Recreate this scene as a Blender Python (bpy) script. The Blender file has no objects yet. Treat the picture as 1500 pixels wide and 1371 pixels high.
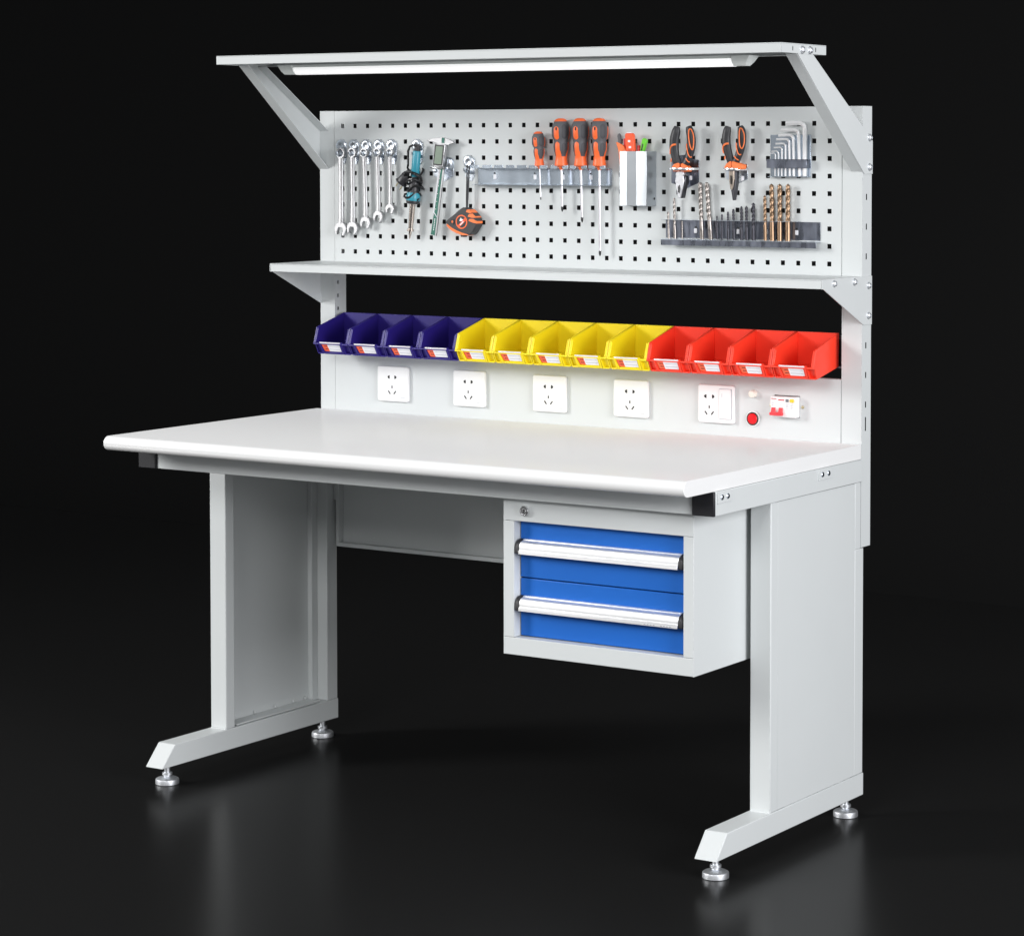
import bpy, bmesh, math, random
from mathutils import Vector, Matrix
random.seed(7)
S = bpy.context.scene
COL = S.collection
PI = math.pi

# ------------------------------------------------------------------ camera
cam = bpy.data.objects.new('camera', bpy.data.cameras.new('camera'))
COL.objects.link(cam)
yaw, pitch, roll = 0.560216, 0.042136, 0.000634
cy, sy, cp, sp = math.cos(yaw), math.sin(yaw), math.cos(pitch), math.sin(pitch)
F = Vector((-sy*cp, cy*cp, -sp)); Rv = Vector((cy, sy, 0)); Uv = Rv.cross(F)
r2 = math.cos(roll)*Rv + math.sin(roll)*Uv
u2 = math.cos(roll)*Uv - math.sin(roll)*Rv
M = Matrix((r2, u2, -F)).transposed().to_4x4()
M.translation = Vector((3.92935, -5.01519, 1.44017))
cam.matrix_world = M
cam.data.sensor_width = 36.0
cam.data.sensor_fit = 'HORIZONTAL'
cam.data.lens = 3812.6/1500*36
cam.data.shift_x = (750-901.67)/1500
cam.data.shift_y = (382.2-685.5)/1500
cam.data.clip_end = 200
S.camera = cam

# ------------------------------------------------------------------ world, lamps, exposure
W = bpy.data.worlds.new('World'); S.world = W; W.use_nodes = True
wn = W.node_tree
bg = wn.nodes['Background']
bg.inputs[0].default_value = (0.97, 0.985, 1.0, 1)
bg.inputs[1].default_value = 0.36

def area(name, loc, aim, sx, sy_, power, color=(1, 1, 1), spread=180):
    l = bpy.data.lights.new(name, 'AREA'); l.shape = 'RECTANGLE'; l.size = sx; l.size_y = sy_
    l.energy = power; l.color = color; l.spread = math.radians(spread)
    o = bpy.data.objects.new(name, l); COL.objects.link(o)
    o.location = loc
    o.rotation_euler = (Vector(aim)-Vector(loc)).to_track_quat('-Z', 'Y').to_euler()
    return o
area('key_softbox', (-4.7, -4.6, 2.9), (0.95, -0.3, 0.0), 1.7, 2.2, 54, (1.0, 0.995, 0.985), 64)
area('front_softbox', (2.0, -6.2, 3.1), (0.80, -0.3, -0.20), 2.2, 1.4, 20, (1.0, 1.0, 1.0), 68)
area('overhead_softbox', (0.5, -1.3, 4.6), (0.65, -0.5, 0.8), 3.0, 1.6, 9, (1.0, 1.0, 1.0))
area('side_softbox', (5.8, -1.9, 1.9), (0.7, -0.3, 0.9), 2.4, 2.2, 262, (0.97, 0.975, 1.0))

S.view_settings.view_transform = 'Standard'
S.view_settings.look = 'None'
S.view_settings.exposure = 0
S.view_settings.gamma = 1
S.view_settings.use_curve_mapping = False

# ------------------------------------------------------------------ materials
def mat(name, col, rough=0.5, metal=0.0, spec=0.5, var=0.0, scale=40.0, bump=0.0, bscale=900.0, emit=0.0, trans=0.0, stretch=None, rvar=0.0):
    m = bpy.data.materials.new(name); m.use_nodes = True
    n = m.node_tree.nodes; L = m.node_tree.links
    b = n['Principled BSDF']
    b.inputs['Base Color'].default_value = (*col, 1)
    b.inputs['Roughness'].default_value = rough
    b.inputs['Metallic'].default_value = metal
    b.inputs['Specular IOR Level'].default_value = spec
    if trans: b.inputs['Transmission Weight'].default_value = trans
    if emit:
        b.inputs['Emission Color'].default_value = (*col, 1)
        b.inputs['Emission Strength'].default_value = emit
    if var or rvar or bump:
        tc = n.new('ShaderNodeTexCoord'); mp = n.new('ShaderNodeMapping')
        L.new(tc.outputs['Object'], mp.inputs[0])
        if stretch: mp.inputs['Scale'].default_value = stretch
    if var or rvar:
        t = n.new('ShaderNodeTexNoise'); t.inputs['Scale'].default_value = scale; t.inputs['Detail'].default_value = 4
        L.new(mp.outputs[0], t.inputs['Vector'])
        if var:
            mx = n.new('ShaderNodeMapRange'); mx.inputs['To Min'].default_value = 1-var; mx.inputs['To Max'].default_value = 1+var
            mx.inputs['From Min'].default_value = 0.3; mx.inputs['From Max'].default_value = 0.7
            L.new(t.outputs[0], mx.inputs[0])
            vm = n.new('ShaderNodeVectorMath'); vm.operation = 'SCALE'; vm.inputs[0].default_value = col
            L.new(mx.outputs[0], vm.inputs['Scale']); L.new(vm.outputs[0], b.inputs['Base Color'])
        if rvar:
            m2 = n.new('ShaderNodeMapRange'); m2.inputs['To Min'].default_value = max(0.03, rough-rvar); m2.inputs['To Max'].default_value = rough+rvar
            m2.inputs['From Min'].default_value = 0.3; m2.inputs['From Max'].default_value = 0.7
            L.new(t.outputs[0], m2.inputs[0]); L.new(m2.outputs[0], b.inputs['Roughness'])
    if bump:
        t2 = n.new('ShaderNodeTexNoise'); t2.inputs['Scale'].default_value = bscale; t2.inputs['Detail'].default_value = 2
        L.new(mp.outputs[0], t2.inputs['Vector'])
        bp = n.new('ShaderNodeBump'); bp.inputs['Strength'].default_value = bump; bp.inputs['Distance'].default_value = 0.0004
        L.new(t2.outputs[0], bp.inputs['Height']); L.new(bp.outputs[0], b.inputs['Normal'])
    return m

def gloss_mix(name, col, fac, rough, var=0.0, scale=3.0):
    m = bpy.data.materials.new(name); m.use_nodes = True
    n = m.node_tree.nodes; L = m.node_tree.links
    n.remove(n['Principled BSDF']); out = n['Material Output']
    d = n.new('ShaderNodeBsdfDiffuse'); g = n.new('ShaderNodeBsdfGlossy'); x = n.new('ShaderNodeMixShader')
    d.inputs[0].default_value = (*col, 1); g.inputs['Roughness'].default_value = rough
    x.inputs[0].default_value = fac
    L.new(d.outputs[0], x.inputs[1]); L.new(g.outputs[0], x.inputs[2]); L.new(x.outputs[0], out.inputs[0])
    if var:
        tc = n.new('ShaderNodeTexCoord'); t = n.new('ShaderNodeTexNoise'); t.inputs['Scale'].default_value = scale; t.inputs['Detail'].default_value = 5
        L.new(tc.outputs['Object'], t.inputs['Vector'])
        mr = n.new('ShaderNodeMapRange'); mr.inputs['To Min'].default_value = rough*(1-var); mr.inputs['To Max'].default_value = rough*(1+var)
        L.new(t.outputs[0], mr.inputs[0]); L.new(mr.outputs[0], g.inputs['Roughness'])
    return m

M_ = dict(
    paint=mat('grey_powder_coat', (0.598, 0.622, 0.624), 0.45, spec=0.35, var=0.010, scale=6, bump=0.10, bscale=1400),
    top=gloss_mix('white_laminate', (0.80, 0.80, 0.798), 0.085, 0.13, 0.15, 4),
    blackcap=mat('black_plastic_cap', (0.012, 0.012, 0.015), 0.45, var=0.15, scale=90),
    blue=mat('blue_drawer_paint', (0.009, 0.116, 0.475), 0.42, spec=0.35, bump=0.08, bscale=1400, var=0.02, scale=8),
    alu=mat('brushed_aluminium', (0.93, 0.93, 0.94), 0.50, 1.0, rvar=0.06, scale=60, stretch=(0.05, 1, 6)),
    zinc=mat('zinc_plated_steel', (0.64, 0.69, 0.755), 0.28, 1.0, var=0.05, scale=14, rvar=0.025, stretch=(1, 1, 5)),
    zincpen=mat('folded_zinc_sheet', (0.50, 0.53, 0.56), 0.30, 1.0, var=0.04, scale=10, stretch=(1, 1, 3)),
    zincblue=mat('blue_zinc_steel', (0.58, 0.65, 0.73), 0.20, 1.0, var=0.06, scale=9, rvar=0.03, stretch=(2, 1, 1)),
    zincdark=mat('dark_zinc_steel', (0.20, 0.215, 0.26), 0.30, 1.0, var=0.16, scale=18, rvar=0.08, stretch=(4, 1, 1)),
    chrome=mat('bright_plated_steel', (0.86, 0.86, 0.87), 0.24, 1.0, var=0.05, scale=90, rvar=0.05),
    satin=mat('satin_chrome_vanadium', (0.50, 0.50, 0.51), 0.43, 1.0, var=0.06, scale=120, rvar=0.08),
    hexsteel=mat('satin_hex_steel', (0.95, 0.95, 0.96), 0.42, 1.0),
    pad=mat('zinc_foot', (0.78, 0.80, 0.83), 0.48, 1.0, var=0.05, scale=60),
    shaft=mat('pale_nickel_shaft', (0.62, 0.61, 0.64), 0.34, 1.0),
    tipdark=mat('blackened_tip', (0.02, 0.02, 0.022), 0.4),
    bluebin=mat('navy_blue_plastic', (0.021, 0.011, 0.175), 0.38, var=0.05, scale=12),
    yelbin=mat('yellow_plastic', (0.860, 0.690, 0.012), 0.34, var=0.03, scale=12),
    redbin=mat('red_plastic', (0.870, 0.050, 0.022), 0.34, var=0.03, scale=12),
    card=mat('white_card', (0.82, 0.82, 0.86), 0.6, var=0.02, scale=60),
    cardorange=mat('orange_card_print', (0.86, 0.13, 0.055), 0.6),
    ink=mat('printed_ink', (0.16, 0.03, 0.02), 0.6),
    inkgrey=mat('grey_ink', (0.40, 0.42, 0.46), 0.6),
    inkred=mat('red_ink', (0.55, 0.02, 0.03), 0.6),
    clear=mat('clear_label_edge', (0.80, 0.78, 0.82), 0.15, spec=0.7),
    white=mat('white_socket_plastic', (0.80, 0.80, 0.80), 0.30, spec=0.4),
    ivory=mat('ivory_button', (0.78, 0.74, 0.66), 0.4),
    tapecase=mat('charcoal_tape_case', (0.032, 0.031, 0.033), 0.5, bump=0.12, bscale=1500),
    paddark=mat('dark_grip_pad', (0.065, 0.065, 0.072), 0.6),
    black=mat('black_slot', (0.008, 0.008, 0.008), 0.6),
    redlens=mat('red_lens', (0.75, 0.004, 0.010), 0.25),
    redtoggle=mat('red_toggle', (0.78, 0.05, 0.06), 0.35),
    yelbtn=mat('yellow_button', (0.85, 0.55, 0.03), 0.4),
    greybtn=mat('grey_button', (0.16, 0.17, 0.19), 0.5),
    brass=mat('brass_screw', (0.55, 0.48, 0.30), 0.35, 1.0),
    led=mat('lit_tube_diffuser', (1.0, 1.0, 1.0), 0.4, emit=0.56),
    lamphouse=mat('lamp_housing_white', (0.78, 0.82, 0.80), 0.35),
    orange=mat('orange_plastic', (0.920, 0.150, 0.035), 0.42, var=0.03, scale=80),
    orange2=mat('orange_rubber', (0.900, 0.200, 0.050), 0.5),
    grip=mat('charcoal_rubber_grip', (0.098, 0.098, 0.106), 0.55, bump=0.15, bscale=1800),
    gripdark=mat('black_rubber_grip', (0.022, 0.022, 0.026), 0.42, bump=0.1, bscale=1600),
    teal=mat('teal_plastic', (0.030, 0.270, 0.360), 0.35),
    cord=mat('black_rubber_cord', (0.008, 0.008, 0.009), 0.32),
    cordshine=mat('charcoal_webbing', (0.035, 0.035, 0.04), 0.5),
    ironmetal=mat('warm_plated_barrel', (0.66, 0.58, 0.52), 0.22, 1.0, var=0.1, scale=100),
    green=mat('dark_green_scale', (0.015, 0.135, 0.095), 0.4),
    screen=mat('lcd_screen', (0.19, 0.25, 0.19), 0.3, var=0.06, scale=300),
    screenframe=mat('screen_frame', (0.02, 0.02, 0.022), 0.4),
    calsteel=mat('caliper_steel', (0.44, 0.44, 0.45), 0.32, 1.0, var=0.06, scale=80),
    redpen=mat('red_pen_plastic', (0.72, 0.03, 0.03), 0.35),
    greenpen=mat('green_pen_plastic', (0.16, 0.62, 0.04), 0.3),
    knife=mat('orange_red_knife', (0.90, 0.10, 0.025), 0.4),
    plsteel=mat('polished_plier_steel', (0.70, 0.70, 0.73), 0.38, 1.0, var=0.10, scale=140),
    plbrown=mat('bronzed_plier_steel', (0.40, 0.34, 0.29), 0.38, 1.0, var=0.2, scale=140),
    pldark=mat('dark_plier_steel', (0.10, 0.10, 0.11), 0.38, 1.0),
    bitsteel=mat('masonry_bit_steel', (0.33, 0.30, 0.28), 0.34, 1.0, var=0.18, scale=160),
    bitblack=mat('black_oxide_steel', (0.055, 0.055, 0.065), 0.34, 0.8),
    bitbronze=mat('cobalt_bronze_steel', (0.31, 0.205, 0.132), 0.36, 1.0, var=0.10, scale=120),
    floor=gloss_mix('black_polished_floor', (0.0100, 0.0100, 0.0100), 0.112, 0.25),
    drop=mat('black_backdrop', (0.0132, 0.0132, 0.0132), 1.0, spec=0.0),
)

# ------------------------------------------------------------------ mesh builder
ORG = Vector((0, 0, 0))
class MB:
    def __init__(s): s.bm = bmesh.new()
    def face(s, vs, mi=0):
        try:
            f = s.bm.faces.new(vs); f.material_index = mi; return f
        except ValueError: return None
    def hull8(s, P, mi=0):
        v = [s.bm.verts.new(p) for p in P]
        for q in ((0, 3, 2, 1), (4, 5, 6, 7), (0, 1, 5, 4), (1, 2, 6, 5), (2, 3, 7, 6), (3, 0, 4, 7)):
            s.face([v[i] for i in q], mi)
        return s
    def box(s, x0, x1, y0, y1, z0, z1, mi=0):
        return s.hull8([(x0, y0, z0), (x1, y0, z0), (x1, y1, z0), (x0, y1, z0), (x0, y0, z1), (x1, y0, z1), (x1, y1, z1), (x0, y1, z1)], mi)
    def prism(s, pts, axis, a, b, mi=0, mi_front=None):
        def P(p, t): return {'x': (t, p[0], p[1]), 'y': (p[0], t, p[1]), 'z': (p[0], p[1], t)}[axis]
        A = [s.bm.verts.new(P(p, a)) for p in pts]; B = [s.bm.verts.new(P(p, b)) for p in pts]
        n = len(pts)
        s.face(A[::-1], mi if mi_front is None else mi_front); s.face(B, mi)
        for i in range(n): s.face([A[i], A[(i+1) % n], B[(i+1) % n], B[i]], mi)
        return s
    def sweep(s, pts, rad, n=10, mi=0, flat=(1, 1), cap=True, up=None, shape=None, twist=0.0):
        """circle (or given ring shape) swept along pts; rad per point"""
        pts = [Vector(p) for p in pts]
        if not hasattr(rad, '__len__'): rad = [rad]*len(pts)
        rings = []; N = None
        for i, p in enumerate(pts):
            t = (pts[min(i+1, len(pts)-1)]-pts[max(i-1, 0)]).normalized()
            if N is None:
                N = Vector(up) if up is not None else (Vector((0, 1, 0)) if abs(t.y) < .9 else Vector((0, 0, 1)))
            N = (N - t*N.dot(t)).normalized(); Bn = t.cross(N)
            r = rad[i]; ring = []
            for k in range(n):
                a = 2*PI*k/n + twist*i
                q = shape[k] if shape else (math.cos(2*PI*k/n), math.sin(2*PI*k/n))
                if twist:
                    ca, sa = math.cos(twist*i), math.sin(twist*i); q = (q[0]*ca-q[1]*sa, q[0]*sa+q[1]*ca)
                ring.append(s.bm.verts.new(p + N*(q[0]*r*flat[0]) + Bn*(q[1]*r*flat[1])))
            rings.append(ring)
        for a, b in zip(rings, rings[1:]):
            for k in range(n): s.face([a[k], a[(k+1) % n], b[(k+1) % n], b[k]], mi)
        if cap: s.face(rings[0][::-1], mi); s.face(rings[-1], mi)
        return s
    def lathe(s, o, d, prof, n=20, mi=0):
        """prof: (distance along d, radius)"""
        o = Vector(o); d = Vector(d).normalized()
        e = Vector((1, 0, 0)) if abs(d.x) < .8 else Vector((0, 1, 0))
        N = (e-d*e.dot(d)).normalized(); B = d.cross(N); rings = []
        for t, r in prof:
            rings.append([s.bm.verts.new(o+d*t+(N*math.cos(2*PI*k/n)+B*math.sin(2*PI*k/n))*max(r, 1e-5)) for k in range(n)])
        for a, b in zip(rings, rings[1:]):
            for k in range(n): s.face([a[k], a[(k+1) % n], b[(k+1) % n], b[k]], mi)
        s.face(rings[0][::-1], mi); s.face(rings[-1], mi)
        return s
    def ring(s, c, axis, r_in, r_out, a, b, n=24, mi=0, sides_in=None):
        """annulus solid in the plane normal to axis between a and b"""
        def P(u, v, t): return {'x': (t, c[0]+u, c[1]+v), 'y': (c[0]+u, t, c[1]+v)}[axis]
        V = []
        for k in range(n):
            an = 2*PI*k/n; ri = r_in
            if sides_in: ri = r_in*(1.0 if k % 2 else 0.9)
            V.append([s.bm.verts.new(P(r*math.cos(an), r*math.sin(an), t)) for r, t in ((ri, a), (r_out, a), (r_out, b), (ri, b))])
        for k in range(n):
            p, q = V[k], V[(k+1) % n]
            for j in range(4): s.face([p[j], q[j], q[(j+1) % 4], p[(j+1) % 4]], mi)
        return s
    def holed(s, us, vs, holes, fn, mi=0):
        """flat sheet over the grid us x vs, cells in holes left open; fn(u, v) -> point"""
        g = {}
        def V(i, j):
            if (i, j) not in g: g[(i, j)] = s.bm.verts.new(fn(us[i], vs[j]))
            return g[(i, j)]
        for i in range(len(us)-1):
            for j in range(len(vs)-1):
                if (i, j) in holes: continue
                s.face([V(i, j), V(i+1, j), V(i+1, j+1), V(i, j+1)], mi)
        return s
    def build(s, name, mats, parent=None, bevel=0.0, seg=2, angle=35, solid=0.0):
        bmesh.ops.translate(s.bm, verts=s.bm.verts, vec=-ORG)
        bmesh.ops.recalc_face_normals(s.bm, faces=s.bm.faces)
        me = bpy.data.meshes.new(name); s.bm.to_mesh(me); s.bm.free()
        for m in (mats if isinstance(mats, (list, tuple)) else [mats]): me.materials.append(M_[m])
        for p in me.polygons: p.use_smooth = True
        me.set_sharp_from_angle(angle=math.radians(angle))
        o = bpy.data.objects.new(name, me); COL.objects.link(o)
        if parent is not None: o.parent = parent
        if solid:
            md = o.modifiers.new('solid', 'SOLIDIFY'); md.thickness = abs(solid); md.offset = 1 if solid > 0 else -1
        if bevel:
            md = o.modifiers.new('bevel', 'BEVEL'); md.width = bevel; md.segments = seg; md.limit_method = 'ANGLE'
            md.angle_limit = math.radians(40); md.harden_normals = False
        return o

def tag(o, label, cat, group=None, kind=None):
    o['label'] = label; o['category'] = cat
    if group: o['group'] = group
    if kind: o['kind'] = kind
    return o
def thing(name, loc, label, cat, group=None):
    global ORG
    o = bpy.data.objects.new(name, None); COL.objects.link(o); o.empty_display_size = 0.05
    o.location = loc; ORG = Vector(loc)
    return tag(o, label, cat, group)
def single(name, loc, mb, mats, label, cat, group=None, **kw):
    global ORG
    ORG = Vector(loc); o = mb.build(name, mats, **kw); o.location = loc
    return tag(o, label, cat, group)
def copy_tree(o, loc, label):
    def rec(a, parent):
        c = a.copy(); COL.objects.link(c)
        if parent: c.parent = parent
        for ch in [x for x in COL.objects if x.parent == a]: rec(ch, c)
        return c
    r = rec(o, None); r.location = loc; r['label'] = label
    return r
def text_mb(txt, size, org, mi=0):
    """lettering as flat mesh facing -y"""
    cu = bpy.data.curves.new('lettering', 'FONT'); cu.body = txt; cu.size = size; cu.extrude = size*0.02
    ob = bpy.data.objects.new('lettering', cu)
    me = bpy.data.meshes.new_from_object(ob)
    m = MB(); m.bm.from_mesh(me)
    bmesh.ops.transform(m.bm, matrix=Matrix.Translation(org) @ Matrix.Rotation(PI/2, 4, 'X'), verts=m.bm.verts)
    bpy.data.objects.remove(ob); bpy.data.curves.remove(cu); bpy.data.meshes.remove(me)
    return m

# ------------------------------------------------------------------ setting
ORG = Vector((0, 0, 0))
m = MB(); m.box(-14, 16, -12, 2.6, -0.05, 0.0)
o = m.build('floor', 'floor'); o['kind'] = 'structure'
cove = [(2.602+3*math.sin(PI/2*k/24), 3-3*math.cos(PI/2*k/24)) for k in range(25)] + [(5.602, 7.0)]
m = MB(); m.prism(cove + [(y+0.06 if z > 2.9 else y+0.02, z-0.05) for y, z in cove[::-1]], 'x', -14, 16)
o = m.build('backdrop', 'drop'); o['kind'] = 'structure'

# ------------------------------------------------------------------ workbench
PX0, PX1 = -0.0700, 1.4090      # outer sides of the uprights
IN0, IN1 = -0.0245, 1.3595      # inner sides of the uprights
bench = thing('workbench', (0.665, -0.37, 0), 'grey steel workbench with white top, perforated back panel, shelf and lamp canopy', 'workbench')

# tabletop with bullnose front
zt, zb, nose = 0.8085, 0.7770, -0.753
rr = (zt-zb)/2; zc = (zt+zb)/2
pts = [(-0.001, zb), (-0.001, zt)]
pts += [(nose+rr-rr*math.sin(a), zc+rr*math.cos(a)) for a in [PI*k/14 for k in range(15)]]
m = MB(); m.prism(pts, 'x', -0.083, 1.4095)
m.build('tabletop', 'top', bench, bevel=0.0008, angle=40)

# frame under the top
zr0, zr1 = 0.7285, 0.7765
m = MB(); m.box(-0.0300, 1.3600, -0.636, -0.596, zr0, zr1)
m.build('front_rail', 'paint', bench, bevel=0.0015)
for sgn in (-1, 1):
    x0, x1 = ((-0.0825, -0.0322) if sgn < 0 else (1.3622, 1.4125))
    m = MB(); m.box(x0, x1, -0.634, 0.000-0.001, zr0, zr1)
    rail = m.build('side_rail', 'paint', bench, bevel=0.0015)
    m = MB(); m.box(x0, x1, -0.641, -0.6345, zr0-0.0005, zr1)
    m.build('end_cap', 'blackcap', rail, bevel=0.0018)
    xo = x1 if sgn > 0 else x0
    for ya, yb in ((-0.630, -0.577), (-0.207, -0.149)):
        m = MB(); m.box(min(xo, xo+sgn*0.0025), max(xo, xo+sgn*0.0025), ya, yb, 0.753, zr1-0.0005)
        pl = m.build('fixing_plate', 'paint', rail, bevel=0.0005)
        for yc in (ya+0.015, yb-0.015):
            m = MB(); m.lathe((xo+sgn*0.0025, yc, 0.7645), (sgn, 0, 0), [(0, .0058), (.0016, .0056), (.0030, .004), (.0034, .0015)], 14)
            m.build('screw', 'zinc', pl)

# the two C-shaped legs
for sgn in (-1, 1):
    if sgn < 0: xo, xi = -0.0790, -0.0315
    else: xo, xi = 1.4095, 1.3615
    lo, hi = min(xo, xi), max(xo, xi)
    m = MB()
    m.box(lo, hi, -0.404, -0.374, 0.0940, zr0-0.0005)
    m.build('leg', 'paint', bench, bevel=0.002)
    m = MB()
    if sgn < 0: m.box(lo, hi, -0.028, 0.0115, 0.0945, zr0-0.0005)
    else:
        m.box(lo, hi, -0.028, -0.002, 0.5842, zr0-0.0005)
        m.box(lo, hi, -0.028, 0.0115, 0.0945, 0.5841)
    # folded return beside the panel
    xs = xo-sgn*0.018
    m.box(min(xo-sgn*.004, xs), max(xo-sgn*.004, xs), -0.050, -0.0285, 0.0950, zr0-0.001)
    m.build('leg', 'paint', bench, bevel=0.0015)
    m = MB()
    a, b = xo-sgn*0.0005, xo-sgn*0.004
    m.box(min(a, b), max(a, b), -0.3738, -0.0283, 0.0950, zr0-0.0012)
    if sgn < 0: # inner folded flanges of the recessed panel
        m.box(-0.0745, -0.060, -0.3735, -0.362, 0.0955, zr0-0.0015)
        m.box(-0.0745, -0.036, -0.3615, -0.0515, 0.0955, 0.0985)
    pan = m.build('side_panel', 'paint', bench, bevel=0.0006)
    if sgn < 0:
        for yc in (-0.330, -0.255, -0.180, -0.110, -0.065):
            m = MB(); m.lathe((-0.0715, yc, 0.1035), (1, 0, 0.2), [(0, .004), (.002, .0035), (.003, .0015)], 10)
            m.build('rivet', 'paint', pan)
        m = MB(); m.lathe((-0.0605, -0.040, 0.690), (1, 0, 0), [(0, .004), (.002, .0035), (.003, .0015)], 10); m.build('rivet', 'paint', pan)
    # foot beam
    fo, fi = ((-0.0806, -0.0300) if sgn < 0 else (1.4112, 1.3600))
    m = MB(); m.prism([(-0.627, 0.0455), (-0.583, 0.0940), (0.0130, 0.0940), (0.0130, 0.0455)], 'x', min(fo, fi), max(fo, fi))
    foot = m.build('foot_beam', 'paint', bench, bevel=0.0016)
    # weld bead where the front leg meets the beam
    m = MB()
    for k in range(9):
        xx = lo+0.004+(hi-lo-0.008)*k/8
        m.lathe((xx, -0.4045, 0.0935), (0, -1, 0.8), [(-.003, .0022), (0, .0034), (.0022, .0024), (.003, .001)], 8)
    m.build('weld_bead', 'paint', foot)
    fx = (fo+fi)/2
    for yc in (-0.578, -0.013):
        m = MB(); xx = fx-0.004
        m.lathe((xx, yc, 0.0), (0, 0, 1), [(0, .0255), (.0008, .0268), (.009, .0268), (.0118, .0262), (.0135, .0235), (.0165, .012), (.0175, .0078), (.021, .0078), (.021, .0115), (.0265, .0115), (.0265, .0066), (.0450, .0066)], 28)
        m.build('levelling_foot', 'pad', bench, bevel=0.0004)

# rear modesty panel
m = MB()
m.box(IN0+0.002, 1.3585, 0.0130, 0.0150, 0.4740, 0.7760)
m.box(IN0+0.002, 1.3585, -0.0040, 0.0128, 0.4730, 0.4825)
m.box(IN0+0.002, IN0+0.012, -0.0040, 0.0128, 0.4828, 0.7760)
m.box(1.3485, 1.3585, -0.0040, 0.0128, 0.4828, 0.7760)
mp_ = m.build('back_panel', 'paint', bench, bevel=0.0008)
m = MB(); m.lathe((IN0+0.0121, 0.004, 0.652), (1, 0, 0), [(0, .006), (.003, .006), (.004, .003)], 12); m.build('screw', 'zinc', mp_)

# uprights: thin folded channels with slots in the side
def upright(x0, x1, slot_side):
    m = MB(); z0, z1, d = 0.5856, 1.5367, 0.044
    t = 0.0015
    # front wall and rear lips
    m.box(x0, x1, 0.0, t, z0, z1)
    m.box(x0, x1, d-t, d, z0, z1)
    m.box(x0+t, x1-t, t, d-t, z1-t, z1-0.0002)
    for X, slots in ((x0, slot_side == 'in1'), (x1, slot_side == 'out1')):
        zs = [z0]; hs = set(); js = []
        if slot_side == 'right' and X == x1:
            sl = [(0.8515, 0.030)] + [(0.8935+0.064*k, 0.013) for k in range(10)]
        elif slot_side == 'left' and X == x1:
            sl = [(1.0552, 0.008), (1.087, 0.008), (1.119, 0.008)]
        else: sl = []
        for zc_, h in sl: zs += [zc_-h/2, zc_+h/2]
        zs.append(z1)
        yc = 0.0195 if slot_side == 'right' else 0.0120
        ys = [t, yc-0.0025, yc+0.0025, d-t]
        holes = {(1, 2*k+1) for k in range(len(sl))}
        m.holed(ys, zs, holes, lambda u, v, X=X: (X, u, v))
    return m.build('upright_post', 'paint', bench)
upright(PX0, IN0-0.0012, 'left')
upright(IN1+0.0012, PX1, 'right')

# perforated panel, 36 x 9 square holes
us, vs = [IN0], [1.1600]
hx = 0.0052
for i in range(36): us += [0.038*i-hx, 0.038*i+hx]
us.append(IN1)
for j in range(9): vs += [1.196+0.038*j-hx, 1.196+0.038*j+hx]
vs.append(1.5360)
holes = {(2*i+1, 2*j+1) for i in range(36) for j in range(9)}
m = MB(); m.holed(us, vs, holes, lambda u, v: (u, 0.0, v))
m.box(IN0, IN1, 0.0016, 0.015, 1.5345, 1.5360)
m.box(IN0, IN1, 0.0016, 0.015, 1.1600, 1.1615)
o = m.build('perforated_panel', 'paint', bench)
md = o.modifiers.new('solid', 'SOLIDIFY'); md.thickness = 0.0014; md.offset = 0
for p in o.data.polygons: p.use_smooth = False

# shelf below the perforated panel, folded tray
m = MB()
m.box(PX0-0.004, 1.4085, -0.1890, -0.0006, 1.1690, 1.1710)
m.box(PX0-0.004, 1.4085, -0.1890, -0.1872, 1.1520, 1.1688)
m.box(PX0-0.004, 1.4085, -0.1870, -0.1760, 1.1520, 1.1535)
shelf = m.build('shelf', 'paint', bench, bevel=0.0006)
def bolt(parent, x, sgn, y, z, r=0.0072):
    r *= 0.88
    m = MB(); m.lathe((x, y, z), (sgn, 0, 0), [(0, r*1.25), (.0012, r*1.22), (.0014, r), (.0045, r*.9), (.0062, r*.6), (.0064, r*.42), (.0050, r*.40)], 18)
    m.build('bolt', 'pad', parent)
for sgn in (-1, 1):
    a = PX1+0.0002 if sgn > 0 else PX0-0.0002
    pts = [(-0.1890, 1.1712), (0.0440, 1.1712), (0.0440, 1.0655), (0.0046, 1.0660), (-0.1830, 1.1515), (-0.1890, 1.1515)]
    m = MB(); m.prism(pts, 'x', min(a, a+sgn*.002), max(a, a+sgn*.002))
    if sgn < 0:
        pass
    br = m.build('shelf_bracket', 'paint', shelf, bevel=0.0005)
    for y, z in ((-0.1354, 1.1612), (-0.0411, 1.1608), (0.0262, 1.1505), (0.0262, 1.0858)):
        bolt(br, a+sgn*.002, sgn, y, z)

# lamp canopy and its two slanting arms
cx0, cx1, cz0, cz1, cya, cyb = -0.0765, 1.4125, 1.6395, 1.6595, -0.3745, -0.1775
m = MB()
m.box(cx0, cx1, cya, cyb, cz1-0.0016, cz1)
m.box(cx0, cx1, cya, cya+0.0016, cz0, cz1-0.0018)
m.box(cx0, cx1, cyb-0.0016, cyb, cz0, cz1-0.0018)
m.box(cx0, cx0+0.0016, cya+0.0018, cyb-0.0018, cz0, cz1-0.0018)
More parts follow.
